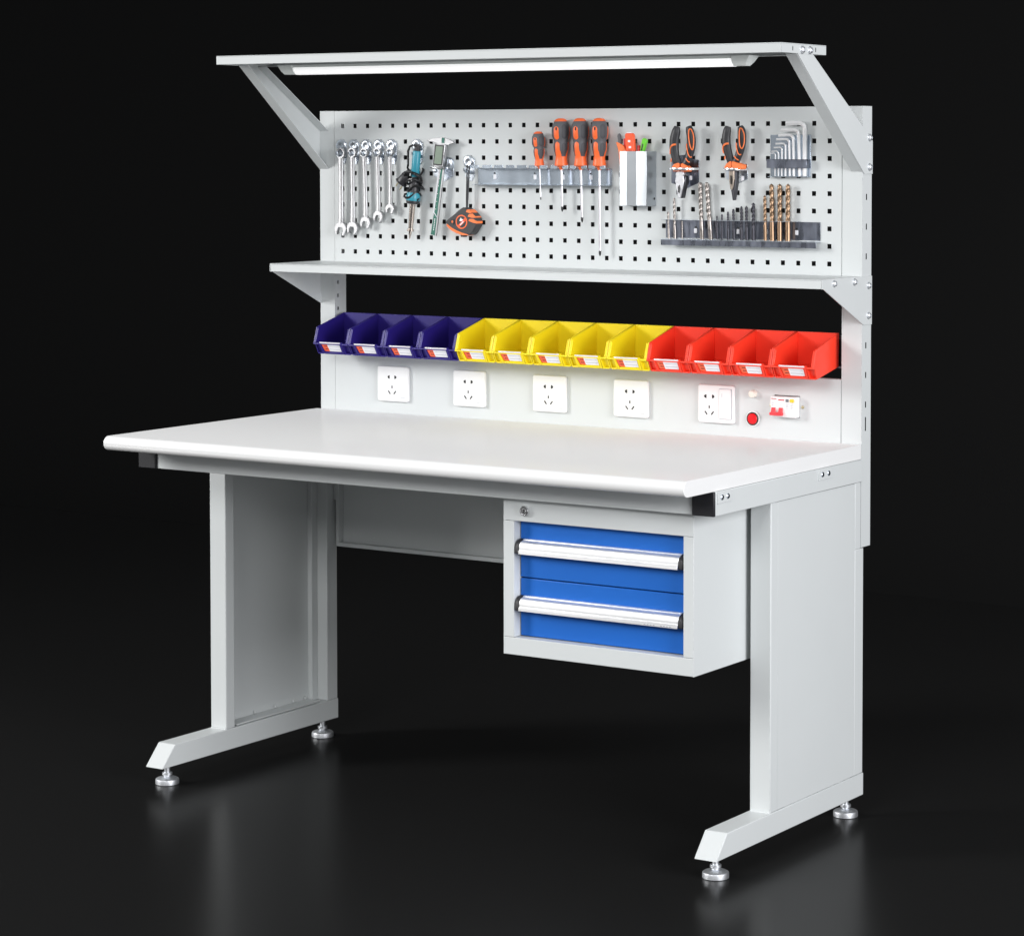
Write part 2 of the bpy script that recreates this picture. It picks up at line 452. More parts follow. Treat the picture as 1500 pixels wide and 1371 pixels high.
# right end plate with two empty slots
ys = [cya+0.0018, -0.3260, -0.3225, -0.2260, -0.2225, cyb-0.0018]
m.holed(ys, [cz0, 1.6445, 1.6535, cz1-0.0018], {(1, 1), (3, 1)}, lambda u, v: (cx1, u, v))
m.box(cx0+0.002, cx1-0.002, cya+0.0018, cya+0.016, cz0, cz0+0.0014)
m.box(cx0+0.002, cx1-0.002, cyb-0.016, cyb-0.0018, cz0, cz0+0.0014)
canopy = m.build('lamp_canopy', 'paint', bench, bevel=0.0005)
for y in (-0.2843, -0.2506): bolt(canopy, cx1, 1, y, 1.6473, 0.0080)
for sgn in (-1, 1):
    a = PX1+0.0003 if sgn > 0 else PX0-0.0003
    web = [(-0.300, 1.6390), (-0.300, 1.6540), (-0.2326, 1.6540), (-0.2326, 1.6390), (0.0440, 1.4625), (0.0440, 1.3906), (0.0056, 1.3906)]
    m = MB(); m.prism(web, 'x', min(a, a+sgn*.0022), max(a, a+sgn*.0022))
    # front and rear flanges folded inwards
    w = 0.027
    xi = a-sgn*w
    def fl(y0, z0, y1, z1, t, side):
        d = Vector((y1-y0, z1-z0)).normalized(); nrm = Vector((-d.y, d.x))*t*side
        q = [(y0, z0), (y1, z1), (y1+nrm.x, z1+nrm.y), (y0+nrm.x, z0+nrm.y)]
        m.prism(q, 'x', min(a-sgn*.0002, xi), max(a-sgn*.0002, xi))
    fl(-0.300, 1.6385, -0.0010, 1.3960, 0.002, 1)
    fl(-0.2326, 1.6385, -0.0010, 1.4905, 0.002, -1)
    arm = m.build('support_arm', 'paint', bench, bevel=0.0006)
    for y, z in ((0.0275, 1.4690), (0.0275, 1.4057)): bolt(arm, a+sgn*.0022, sgn, y, z, 0.0078)

# panel that carries the sockets, with a cut-out for the breaker
us = [IN0, 1.1958, 1.2600, IN1]; vs = [0.7790, 0.8582, 0.9058, 0.9463]
m = MB(); m.holed(us, vs, {(1, 1)}, lambda u, v: (u, 0.0, v))
m.box(IN0, IN1, 0.0016, 0.0200, 0.9447, 0.9463)
o = m.build('socket_panel', 'paint', bench)
md = o.modifiers.new('solid', 'SOLIDIFY'); md.thickness = 0.0014; md.offset = 0
for p in o.data.polygons: p.use_smooth = False
# louvred rail that carries the bins
m = MB(); m.box(IN0, IN1, 0.0300, 0.0315, 0.9680, 1.0400)
m.box(IN0, IN1, 0.0225, 0.0298, 1.0330, 1.0345); m.box(IN0, IN1, 0.0225, 0.0298, 0.9720, 0.9735)
m.build('bin_rail', 'zincdark', bench, bevel=0.0004)

# ------------------------------------------------------------------ tube lamp under the canopy
t = thing('tube_lamp', (0.668, -0.28, 1.60), 'slim white tube lamp fixed along the underside of the top canopy', 'lamp')
prof = [(-0.3020, 1.6382), (-0.2580, 1.6382), (-0.2630, 1.6240), (-0.2710, 1.6165), (-0.2890, 1.6165), (-0.2970, 1.6240)]
low = [(-0.2990, 1.6318), (-0.2610, 1.6318), (-0.2636, 1.6236), (-0.2712, 1.6158), (-0.2888, 1.6158), (-0.2964, 1.6236)]
m = MB(); m.prism([(-0.3005, 1.6382), (-0.2595, 1.6382), (-0.2608, 1.6320), (-0.2992, 1.6320)], 'x', 0.0885, 1.2535); m.build('housing', 'lamphouse', t, bevel=0.0006)
m = MB(); m.prism(low, 'x', 0.0885, 1.2535); m.build('diffuser', 'led', t, bevel=0.002)
for xa, xb in ((0.0880, 0.0440), (1.2540, 1.2990)):
    m = MB()
    A = [m.bm.verts.new((xa, y, z)) for y, z in prof]
    B = [m.bm.verts.new((xb + (0.0 if z > 1.63 else (0.008 if xb < xa else -0.010)*(1 if z > 1.62 else 1.5)), y, z)) for y, z in prof]
    m.face(A[::-1]); m.face(B)
    for i in range(6): m.face([A[i], A[(i+1) % 6], B[(i+1) % 6], B[i]])
    m.build('end_cap', 'lamphouse', t, bevel=0.001)

# ------------------------------------------------------------------ drawer cabinet
cabx0, cabx1, caby, cabz0, cabz1 = 0.8935, 1.3488, -0.610, 0.4020, 0.7275
ox0, ox1, oz0, oz1 = 0.9197, 1.3250, 0.4385, 0.6800
cab = thing('drawer_cabinet', (1.12, -0.36, 0.402), 'grey steel cabinet with two blue drawers hung under the right end of the bench', 'cabinet')
m = MB(); rec = 0.030
m.box(cabx0, cabx0+0.0018, caby+0.0002, -0.10, cabz0, cabz1)
m.box(cabx1-0.0018, cabx1, caby+0.0002, -0.10, cabz0, cabz1)
m.box(cabx0+0.002, cabx1-0.002, caby+0.002, -0.10, cabz1-0.0018, cabz1-0.0001)
m.box(cabx0+0.002, cabx1-0.002, caby+0.002, -0.10, cabz0+0.0001, cabz0+0.0018)
m.box(cabx0+0.002, cabx1-0.002, -0.102, -0.1002, cabz0+0.002, cabz1-0.002)
m.build('body', 'paint', cab, bevel=0.0005)
m = MB()
m.box(cabx0+0.0004, ox0, caby, caby+rec, oz0+0.0004, oz1-0.0004)
m.box(ox1, cabx1-0.0004, caby, caby+rec, oz0+0.0004, oz1-0.0004)
m.box(cabx0+0.0004, cabx1-0.0004, caby, caby+rec, oz1+0.0002, cabz1-0.0004)
m.box(cabx0+0.0004, cabx1-0.0004, caby, caby+rec, cabz0+0.0004, oz0-0.0002)
m.build('front_frame', 'paint', cab, bevel=0.0010)
m = MB()
m.lathe((0.9490, caby, 0.7030), (0, -1, 0), [(0, .0105), (.007, .0105), (.008, .0095), (.008, .0080), (.0070, .0076), (.0070, .0050), (.0082, .0046), (.0082, .0010)], 24)
m.box(0.9482, 0.9498, caby-0.0088, caby-0.0080, 0.6995, 0.7065, 1)
m.build('lock', ['chrome', 'black'], cab)
split = 0.5605
for dz0, dz1, hz in ((split+0.0012, oz1-0.0015, 0.6290), (oz0+0.0015, split-0.0012, 0.5115)):
    m = MB(); m.box(ox0+0.002, ox1-0.0015, caby+0.022, caby+0.040, dz0, dz1)
    dr = m.build('drawer', 'blue', cab, bevel=0.0012)
    y0 = caby+0.022
    # aluminium bar grip: rear flange, bowed face, lower lip
    hp = [(y0-0.0008, hz+0.0195), (y0-0.0120, hz+0.0180), (y0-0.0120, hz+0.0160), (y0-0.0235, hz+0.0130)]
    hp += [(y0-0.0235-0.0115*math.sin(PI*k/8*0.5), hz-0.003+0.016*math.cos(PI*k/8*0.5)) for k in range(1, 9)]
    hp += [(y0-0.0350, hz-0.0085), (y0-0.0400, hz-0.0090), (y0-0.0405, hz-0.0190), (y0-0.0385, hz-0.0195), (y0-0.0380, hz-0.0115), (y0-0.0310, hz-0.0110), (y0-0.0300, hz-0.004), (y0-0.0220, hz+0.0100), (y0-0.0008, hz+0.0150)]
    shr = lambda q: (y0+(q[0]-y0)*0.62, hz-0.002+(q[1]-hz)*0.78)
    hp = [shr(q) for q in hp]
    m = MB(); m.prism(hp, 'x', ox0+0.0125, ox1-0.0125)
    h = m.build('handle', 'alu', dr, bevel=0.0005, angle=28)
    for xa, xb in ((ox0+0.0025, ox0+0.0122), (ox1-0.0122, ox1-0.0025)):
        cp_ = [(y0-0.0008, hz+0.0190), (y0-0.0180, hz+0.0175), (y0-0.0300, hz+0.0110), (y0-0.0362, hz+0.0010), (y0-0.0375, hz-0.0180), (y0-0.0290, hz-0.0200), (y0-0.0008, hz-0.0200)]
        m = MB(); m.prism([shr(q) for q in cp_], 'x', xa, xb); m.build('handle_end', 'blackcap', dr, bevel=0.0015)
m = MB()
for k in range(8): m.box(1.235+0.007*k+(0.01 if k > 3 else 0), 1.2395+0.007*k+(0.01 if k > 3 else 0), y0-0.0256, y0-0.0250, 0.4968, 0.4982)
m.build('stamped_mark', 'inkgrey', cab)

# ------------------------------------------------------------------ storage bins
PITCH, BW = 0.1046, 0.1030
def make_bin(x0, colmat, label):
    t = thing('storage_bin', (x0+BW/2, -0.03, 0.955), label, 'bin', 'row of storage bins under the shelf')
    x1 = x0+BW; th = 0.0026
    sideprof = [(0.0200, 1.0460), (-0.0872, 1.0158), (-0.0985, 0.9790), (-0.0985, 0.9755), (-0.0930, 0.9745), (-0.0810, 0.9520), (0.0180, 0.9720)]
    m = MB()
    m.prism(sideprof, 'x', x0, x0+th); m.prism(sideprof, 'x', x1-th, x1)
    # back, floor, low front
    m.hull8([(x0+th, 0.0174, 0.974), (x1-th, 0.0174, 0.974), (x1-th, 0.0200, 0.972), (x0+th, 0.0200, 0.972), (x0+th, 0.0170, 1.0450), (x1-th, 0.0170, 1.0450), (x1-th, 0.0199, 1.0460), (x0+th, 0.0199, 1.0460)])
    m.hull8([(x0+th, -0.074, 0.9548), (x1-th, -0.074, 0.9548), (x1-th, 0.0172, 0.9724), (x0+th, 0.0172, 0.9724), (x0+th, -0.074, 0.9574), (x1-th, -0.074, 0.9574), (x1-th, 0.0172, 0.9750), (x0+th, 0.0172, 0.9750)])
    m.hull8([(x0+th, -0.0765, 0.9535), (x1-th, -0.0765, 0.9535), (x1-th, -0.0740, 0.9548), (x0+th, -0.0740, 0.9548), (x0+th, -0.0880, 0.9745), (x1-th, -0.0880, 0.9745), (x1-th, -0.0855, 0.9752), (x0+th, -0.0855, 0.9752)])
    # front ledge
    m.hull8([(x0-0.0003, -0.0992, 0.9748), (x1+0.0003, -0.0992, 0.9748), (x1-th, -0.0850, 0.9752), (x0+th, -0.0850, 0.9752), (x0-0.0003, -0.0990, 0.9785), (x1+0.0003, -0.0990, 0.9785), (x1-th, -0.0850, 0.9780), (x0+th, -0.0850, 0.9780)])
    # stiffening rims along the front edges and the sloping top
    for xa, xb in ((x0+th, x0+th+0.0042), (x1-th-0.0042, x1-th)):
        m.hull8([(xa, -0.0982, 0.9790), (xb, -0.0982, 0.9790), (xb, -0.0950, 0.9790), (xa, -0.0950, 0.9790), (xa, -0.0870, 1.0140), (xb, -0.0870, 1.0120), (xb, -0.0840, 1.0120), (xa, -0.0840, 1.0145)])
    for xa, xb in ((x0+th, x0+th+0.0012), (x1-th-0.0012, x1-th)):
        m.hull8([(xa, -0.0835, 1.0125), (xb, -0.0835, 1.0125), (xb, 0.0165, 1.0410), (xa, 0.0165, 1.0410), (xa, -0.0835, 1.0155), (xb, -0.0835, 1.0150), (xb, 0.0165, 1.0440), (xa, 0.0165, 1.0445)])
    # two ribs dividing the stacking pockets below the ledge
    for xa in (x0+0.0175, x1-0.0175):
        m.hull8([(xa-0.0012, -0.0835, 0.9525), (xa+0.0012, -0.0835, 0.9525), (xa+0.0012, -0.0760, 0.9535), (xa-0.0012, -0.0760, 0.9535), (xa-0.0012, -0.0975, 0.9746), (xa+0.0012, -0.0975, 0.9746), (xa+0.0012, -0.0880, 0.9746), (xa-0.0012, -0.0880, 0.9746)])
    # bottom stacking edge
    m.hull8([(x0+th, -0.0828, 0.9510), (x1-th, -0.0828, 0.9510), (x1-th, -0.0750, 0.9530), (x0+th, -0.0750, 0.9530), (x0+th, -0.0835, 0.9540), (x1-th, -0.0835, 0.9540), (x1-th, -0.0765, 0.9555), (x0+th, -0.0765, 0.9555)])
    tray = m.build('tray', colmat, t, bevel=0.0007)
    # label frame on the sloping front
    A = Vector((0, -0.1000, 0.9785)); dn = Vector((0, 0.0178, -0.0268)).normalized(); out = Vector((0, -0.0268, -0.0178)).normalized()
    xc = (x0+x1)/2-0.001
    def slab(mb, xa0, xa1, xb0, xb1, s0, s1, o0, o1, mi=0):
        P = []
        for oo in (o0, o1):
            for (x, s_) in ((xa0, s0), (xa1, s0), (xb1, s1), (xb0, s1)):
                p = A+dn*s_+out*oo; P.append((x, p.y, p.z))
        mb.hull8(P, mi)
    m = MB()
    slab(m, xc-0.0340, xc-0.0295, xc-0.0300, xc-0.0255, 0.0000, 0.0310, -0.006, 0.0022)
    slab(m, xc+0.0295, xc+0.0340, xc+0.0280, xc+0.0325, 0.0000, 0.0310, -0.006, 0.0022)
    slab(m, xc-0.0256, xc+0.0281, xc-0.0250, xc+0.0278, 0.0265, 0.0312, -0.006, 0.0021)
    slab(m, xc-0.0297, xc+0.0297, xc-0.0258, xc+0.0282, 0.0004, 0.0263, -0.006, -0.0012)
    m.build('label_frame', colmat, t, bevel=0.0006)
    m = MB()
    slab(m, xc-0.0280, xc-0.0105, xc-0.0248, xc-0.0095, 0.0010, 0.0245, -0.0010, -0.0002, 0)
    slab(m, xc-0.0104, xc+0.0270, xc-0.0094, xc+0.0255, 0.0010, 0.0245, -0.0010, -0.0002, 1)
    for s_ in (0.0085, 0.0165):
        slab(m, xc-0.0200, xc-0.0160, xc-0.0200, xc-0.0160, s_, s_+0.0022, -0.0002, 0.0001, 2)
        slab(m, xc-0.0150, xc-0.0118, xc-0.0150, xc-0.0118, s_, s_+0.0022, -0.0002, 0.0001, 2)
        slab(m, xc-0.0070, xc+0.0235, xc-0.0070, xc+0.0235, s_+0.0008, s_+0.0016, -0.0002, 0.0001, 3)
    m.build('label_card', ['cardorange', 'card', 'ink', 'inkgrey'], t)
    m = MB(); slab(m, xc-0.0310, xc+0.0310, xc-0.0305, xc+0.0305, -0.0022, 0.0008, -0.0016, 0.0010)
    m.build('label_holder', 'clear', t, bevel=0.0004)
    return t
X0 = -0.0140
nums = ['leftmost', 'second', 'third', 'fourth', 'middle', 'fourth', 'fifth']
src = None
def bin_label(i):
    if i < 4: return ['blue bin at the far left end of the bin row', 'second blue bin from the left end of the bin row', 'third blue bin from the left, left of the last blue one', 'blue bin touching the first yellow bin'][i]
    if i < 9: return ['yellow bin touching the last blue bin', 'second yellow bin counted from the blue bins', 'middle bin of the five yellow bins', 'fourth yellow bin, one short of the last yellow beside red', 'yellow bin touching the first red bin'][i-4]
    return ['red bin touching the last yellow bin', 'second red bin counted from the yellow bins', 'third red bin, left of the one at the right end', 'red bin at the far right end with its outer side showing'][i-9]
for i in range(13):
    c_ = 'bluebin' if i < 4 else ('yelbin' if i < 9 else 'redbin')
    if i in (0, 4, 9): src = make_bin(X0+PITCH*i, c_, bin_label(i))
    else: copy_tree(src, (X0+PITCH*i+BW/2, -0.03, 0.955), bin_label(i))

# ------------------------------------------------------------------ sockets, lamp, button, breaker
def rrect(cx, cz, w, h, r, n=5):
    P = []
    for (sx, sz, a0) in ((1, 1, 0), (-1, 1, 90), (-1, -1, 180), (1, -1, 270)):
        for k in range(n+1):
            a = math.radians(a0+90*k/n); P.append((cx+sx*(w/2-r)+r*math.cos(a), cz+sz*(h/2-r)+r*math.sin(a)))
    return P
def make_socket(cx, cz, label, switch=False):
    w, hgt = 0.0925, 0.0850
    t = thing('power_socket', (cx, -0.001, cz), label, 'power socket', 'power sockets on the lower panel')
    m = MB(); m.prism(rrect(cx, cz, w, hgt, 0.006), 'y', -0.0090, -0.0010); m.build('cover_plate', 'white', t, bevel=0.0022, seg=3)
    ox = cx-(0.017 if switch else 0.002)
    yf = -0.0092
    m = MB()
    for sgn in (-1, 1):
        px = ox+sgn*0.0086; P = []
        for k in range(9):
            a = math.radians(-90+180*k/8); P.append((px+sgn*0.0062*math.cos(a)-sgn*0.0016, cz+0.0165+0.0042*math.sin(a)))
        m.prism(P, 'y', yf, -0.0085)
        dx, dz = sgn*0.0022, 0.0028
        c0 = Vector((ox+sgn*0.0082, cz-0.0205))
        d = Vector((dx, dz)).normalized(); nn = Vector((-d.y, d.x))*0.0015
        q = [c0-d*0.0048-nn, c0+d*0.0048-nn, c0+d*0.0048+nn, c0-d*0.0048+nn]
        m.prism([tuple(v) for v in q], 'y', yf, -0.0085)
    m.box(ox-0.0015, ox+0.0015, yf, -0.0085, cz-0.0105, cz-0.0042)
    m.build('pin_slots', 'black', t)
    m = MB()
    mx_ = cx+0.030
    for k in range(4): m.box(mx_-0.0065+0.0035*k, mx_-0.0040+0.0035*k, -0.00915, -0.0089, cz-0.0332, cz-0.0318)
    m.build('maker_mark', 'inkgrey', t)
    if switch:
        m = MB(); m.prism(rrect(cx+0.0245, cz+0.001, 0.0322, 0.0682, 0.002), 'y', -0.0093, -0.0088); m.build('rocker_gap', 'inkgrey', t)
        m = MB(); m.prism(rrect(cx+0.0245, cz+0.001, 0.0300, 0.066, 0.002), 'y', -0.0118, -0.0088)
        sw = m.build('rocker_switch', 'white', t, bevel=0.001)
        m = MB(); m.box(cx+0.0165, cx+0.0175, -0.0120, -0.0117, cz+0.0165, cz+0.0245); m.build('mark', 'inkgrey', sw)
    return t
s0 = make_socket(0.1564, 0.8798, 'white power socket below the blue bins, nearest the left post')
for cx_, cz_, lb in ((0.3808, 0.8792, 'white power socket under the last blue bin'), (0.6080, 0.8786, 'white power socket at the middle of the row of five'),
                     (0.8297, 0.8786, 'white power socket under the last yellow bins, without a switch')):
    copy_tree(s0, (cx_, -0.001, cz_), lb)
make_socket(1.0528, 0.8782, 'white power socket with a tall rocker switch beside its slots', True)

t = thing('indicator_light', (1.1437, 0, 0.8502), 'round red indicator light in a black and white ring', 'indicator light')
m = MB(); m.ring((1.1437, 0.8502), 'y', 0.0140, 0.0172, -0.0045, -0.0008, 32); m.build('bezel', 'white', t, bevel=0.0008)
m = MB(); m.ring((1.1437, 0.8502), 'y', 0.0118, 0.0148, -0.0060, -0.0010, 32); m.build('collar', 'black', t, bevel=0.0006)
m = MB(); m.lathe((1.1437, -0.001, 0.8502), (0, -1, 0), [(0, .0120), (.0048, .0120), (.0062, .0105), (.0068, .006), (.0070, .001)], 28); m.build('lens', 'redlens', t)
m = MB(); m.lathe((1.1447, -0.0008, 0.9054), (0, -1, 0), [(0, .0088), (.009, .0085), (.0112, .0074), (.0118, .004), (.0119, .0005)], 26)
single('push_button', (1.1447, 0, 0.9054), m, 'ivory', 'small round ivory button above the red indicator light', 'button')

t = thing('circuit_breaker', (1.228, -0.001, 0.881), 'white circuit breaker with red toggles set in the panel at right', 'circuit breaker')
bx0, bx1, bz0, bz1, byf = 1.1968, 1.2588, 0.8592, 0.9038, -0.0200
m = MB(); m.box(bx0, bx1, byf, 0.030, bz0, bz1); m.build('housing', 'white', t, bevel=0.0010)
m = MB()
P = [(bx0+0.0035, byf), (bx0+0.0035, byf-0.006), (0, 0)]
for xa, xb in ((1.2005, 1.2096), (1.2186, 1.2277)):
    m.hull8([(xa, byf-0.007, 0.8665), (xb, byf-0.007, 0.8665), (xb, byf+0.001, 0.8660), (xa, byf+0.001, 0.8660), (xa, byf-0.002, 0.8800), (xb, byf-0.002, 0.8800), (xb, byf+0.001, 0.8800), (xa, byf+0.001, 0.8800)])
m.hull8([(1.1985, byf-0.0080, 0.8630), (1.2296, byf-0.0080, 0.8630), (1.2296, byf-0.001, 0.8640), (1.1985, byf-0.001, 0.8640), (1.1985, byf-0.0088, 0.8695), (1.2296, byf-0.0088, 0.8695), (1.2296, byf-0.001, 0.8700), (1.1985, byf-0.001, 0.8700)])
m.build('toggle', 'redtoggle', t, bevel=0.0007)
m = MB(); m.prism(rrect(1.2505, 0.8962, 0.0092, 0.0072, 0.0015), 'y', byf-0.0025, byf+0.0005); m.build('test_button', 'yelbtn', t, bevel=0.0006)
m = MB(); m.prism(rrect(1.2383, 0.8962, 0.0070, 0.0066, 0.0004), 'y', byf-0.0006, byf+0.0005); m.build('status_window', 'greybtn', t)
m = text_mb('DELIXI', 0.0046, (1.1985, byf-0.0003, 0.8974)); m.build('lettering', 'inkred', t)
m = MB(); m.box(1.2165, 1.2312, byf-0.0003, byf+0.0005, 0.8958, 0.8982, 0)
for (xa, xb, za) in ((1.1995, 1.2035, .8925), (1.1995, 1.2055, .8885), (1.2085, 1.2105, .8905), (1.1995, 1.2045, .8850), (1.2215, 1.2240, .8865),
                     (1.2350, 1.2430, .8880), (1.2350, 1.2415, .8845), (1.2350, 1.2425, .8815), (1.2350, 1.2405, .8785), (1.2465, 1.2540, .8880), (1.2465, 1.2520, .8845), (1.2465, 1.2535, .8815), (1.2465, 1.2510, .8790)):
    m.box(xa, xb, byf-0.0003, byf+0.0005, za, za+0.0011, 1)
m.build('small_print', ['inkred', 'inkgrey'], t)
for xx in (1.1885, 1.2668):
    m = MB(); m.lathe((xx, -0.0008, 0.8816), (0, -1, 0), [(0, .0036), (.0012, .0034), (.0020, .002), (.0021, .0005)], 14); m.build('screw', 'brass', t)

# ------------------------------------------------------------------ hooks and wrenches
def make_hook(x, z, label, loc=None):
    """x, z: the panel hole the hook hangs in"""
    m = MB()
    p = [(x-0.0125, z-0.004), (x-0.0085, z+0.0015), (x+0.0085, z+0.0015), (x+0.0135, z-0.004), (x+0.0135, z-0.044), (x+0.006, z-0.0545), (x-0.0035, z-0.0545), (x-0.0125, z-0.044)]
    m.prism(p, 'y', -0.0024, -0.0009)
    # prong: out of the plate, then up into a rounded lug
    m.sweep([(x, -0.0015, z-0.034), (x, -0.0090, z-0.0335), (x, -0.0175, z-0.0325), (x, -0.0225, z-0.029), (x, -0.0240, z-0.024)], [0.0042]*4+[0.0036], 10)
    # dished disc of the upper part
    m.lathe((x-0.0015, -0.0022, z-0.0095), (0, -1, 0), [(0, .0152), (.0028, .0150), (.0045, .0128), (.0050, .0085), (.0040, .0050), (.0036, .0008)], 22)
    return single('wall_hook', (x, -0.001, z-0.03), m, 'zinc', label, 'hook', 'zinc hooks on the perforated panel', bevel=0.0004)
WR = [  # ring centre x, z, ring radius, jaw centre x, z, jaw half width
    (0.0057, 1.4343, 0.0132, 0.0056, 1.2500, 0.0172),
    (0.0408, 1.4353, 0.0122, 0.0416, 1.2522, 0.0160),
    (0.0771, 1.4353, 0.0114, 0.0808, 1.2665, 0.0148),
    (0.1168, 1.4363, 0.0107, 0.1198, 1.2820, 0.0138),
    (0.1545, 1.4364, 0.0098, 0.1555, 1.3005, 0.0122)]
hl = ['zinc hook holding the leftmost wrench', 'zinc hook holding the second wrench from the left', 'zinc hook holding the middle wrench', 'zinc hook holding the second smallest wrench', 'zinc hook holding the smallest wrench']
hook0 = make_hook(0, 1.462, hl[0])
for i in range(1, 5): copy_tree(hook0, (0.038*i, -0.001, 1.432), hl[i])
wl = ['leftmost and longest chrome combination wrench hanging on the panel', 'second chrome wrench from the left, just shorter than the longest', 'middle one of the five hanging chrome wrenches', 'chrome wrench hanging second from the right, left of the smallest', 'smallest chrome wrench, hanging nearest the soldering iron']
for (rx, rz, r, jx, jz, jw), lb in zip(WR, wl):
    m = MB(); ya, yb = -0.0185, -0.0095
    m.ring((rx, rz), 'y', r*0.70, r, ya, yb, 24, 0, True)
    # shank with a flatter waist
    top = Vector((rx, rz-r*0.93)); bot = Vector((jx, jz+jw*0.80)); w = r*0.54
    pts, rad = [], []
    for k in range(9):
        f = k/8; q = top.lerp(bot, f)
        pts.append((q.x, -0.0140, q.y)); rad.append(w*(1.10-0.25*math.sin(PI*f)) if f < .9 else w*1.15)
    sh = [(0.62*math.cos(a)/max(abs(math.cos(a)), abs(math.sin(a)))**0.7, math.sin(a)/max(abs(math.cos(a)), abs(math.sin(a)))**0.7) for a in [2*PI*k/12 for k in range(12)]]
    m.sweep(pts, rad, 12, shape=sh)
    # open jaw, mouth turned 15 degrees
    P = []; g = jw*0.47; ca, sa = math.cos(math.radians(-13)), math.sin(math.radians(-13))
    for k in range(21):
        a = math.radians(-57+(294*k/20)); P.append((jw*math.cos(a), jw*math.sin(a)*1.06))
    P = [p for p in P]
    # outer arc from lower right round the top to lower left, then the mouth
    P += [(-g, -jw*0.86), (-g, -jw*0.10), (-g*0.6, jw*0.22), (g*0.6, jw*0.22), (g, -jw*0.10), (g, -jw*0.86)]
    P = [(jx+p[0]*ca-p[1]*sa, jz+p[0]*sa+p[1]*ca) for p in P]
    m.prism(P, 'y', -0.0188, -0.0085)
    single('combination_wrench', (rx, -0.014, rz), m, 'satin', lb, 'wrench', 'chrome wrenches hanging in a row', bevel=0.0011)

# ------------------------------------------------------------------ soldering iron
copy_tree(hook0, (0.2285, -0.001, 1.432), 'zinc hook holding the soldering iron')
t = thing('soldering_iron', (0.230, -0.018, 1.35), 'teal soldering iron wrapped in its black cord, tip pointing down', 'soldering iron')
a0 = Vector((0.2395, -0.020, 1.4440)); a1 = Vector((0.2165, -0.020, 1.2294)); d = (a1-a0).normalized(); Lg = (a1-a0).length
m = MB(); m.lathe(a0, d, [(0.004, .0085), (.0075, .0098), (.060, .0102), (.066, .0085)], 20); hd = m.build('handle', 'teal', t)
m = MB(); m.lathe(a0, d, [(0.066, .0085), (.070, .0100), (.088, .0118), (.098, .0122), (.104, .0140)], 20); m.build('collar', 'gripdark', t)
m = MB(); m.lathe(a0, d, [(0.1035, .0140), (.110, .0162), (.118, .0170), (.1225, .0166)], 20); m.build('front_grip', 'teal', t)
m = MB(); m.lathe(a0, d, [(0.122, .0160), (.1235, .0164), (.1290, .0155), (.1305, .0130)], 20); m.build('flange', 'gripdark', t)
m = MB(); m.lathe(a0, d, [(0.130, .0072), (.150, .0070), (.191, .0058), (.1912, .0085), (.1965, .0085), (.1968, .0040), (.204, .0034), (.2125, .0016), (Lg, .0004)], 16); m.build('barrel', 'ironmetal', t)
m = MB(); m.lathe(a0, d, [(-.012, .0050), (-.004, .0068), (.0042, .0092)], 16); m.build('strain_relief', 'gripdark', t)
def around(tt, ang, r): 
    e = Vector((1, 0, 0)); e = (e-d*e.dot(d)).normalized(); b = Vector((0, -1, 0))
    return a0+d*tt+e*(math.cos(ang)*r)+b*(math.sin(ang)*r)
m = MB(); P = []
P += [a0+Vector((0.002, -0.004, 0.006)), a0+Vector((-0.004, -0.010, 0.010)), a0+Vector((-0.014, -0.010, 0.006)), a0+Vector((-0.021, -0.008, -0.004)), a0+Vector((-0.0225, -0.006, -0.020)), a0+Vector((-0.021, -0.008, -0.036))]
n0 = 70
for k in range(n0):
    f = k/(n0-1); tt = 0.046+0.078*f+0.006*math.sin(k*0.9); ang = PI-0.3+f*2*PI*4.6
    P.append(around(tt, ang, 0.0165+0.0050*math.sin(k*0.55)+0.004*(1-f)))
m.sweep(P, 0.0026, 8)
P = []
for k in range(40):
    f = k/39; tt = 0.050+0.030*math.sin(f*PI*2.3)**2; ang = f*2*PI*2.4+1.2
    P.append(around(tt+0.004, ang, 0.0205+0.004*math.cos(k*0.8)))
m.sweep(P, 0.0026, 8)
m.build('power_cord', 'cord', t)
m = MB()
pc = Vector((0.2030, -0.024, 1.3745)); ax = Vector((-0.30, 0, -0.30*0.62)).normalized(); ax = Vector((-0.62, 0, -0.78)).normalized(); px_ = Vector((ax.z, 0, -ax.x))
m.sweep([pc-ax*0.024, pc-ax*0.014, pc-ax*0.010, pc+ax*0.004, pc+ax*0.011], [.0045, .0075, .0110, .0130, .0140], 12, flat=(0.75, 1.0))
m.sweep([pc+ax*0.011, pc+ax*0.0145], [.0165, .0165], 12, flat=(0.75, 1.0))
pl = m.build('plug', 'gripdark', t, bevel=0.0008)
for s_ in (-1, 1):
    m = MB(); q = pc+ax*0.0145+px_*(0.0072*s_); m.sweep([q, q+ax*0.0150], [.0016, .0014], 8); m.build('pin', 'brass', pl)

# ------------------------------------------------------------------ digital caliper and its clip
t = thing('clip_holder', (0.304, -0.001, 1.39), 'zinc clip holder on the panel behind the digital caliper', 'tool holder')
m = MB(); m.prism([(0.2753, 1.400), (0.3332, 1.400), (0.3322, 1.3791), (0.3044, 1.3676), (0.2753, 1.3807)], 'y', -0.0024, -0.0009)
m.prism([(0.3126, 1.4261), (0.3300, 1.4230), (0.3335, 1.4149), (0.3335, 1.3998), (0.3126, 1.3998)], 'y', -0.0022, -0.0010)
m.build('plate', 'zinc', t, bevel=0.0004)
m = MB(); m.lathe((0.3255, -0.0075, 1.3985), (0.10, 0, 1), [(0, .0072), (.002, .0082), (.020, .0082), (.0225, .0070)], 16)
m.box(0.3135, 0.3250, -0.0150, -0.0030, 1.3985, 1.4010)
m.build('spring_roll', 'zinc', t)
cal = thing('digital_caliper', (0.300, -0.018, 1.35), 'digital caliper with dark green scale hanging tilted on the panel', 'caliper')
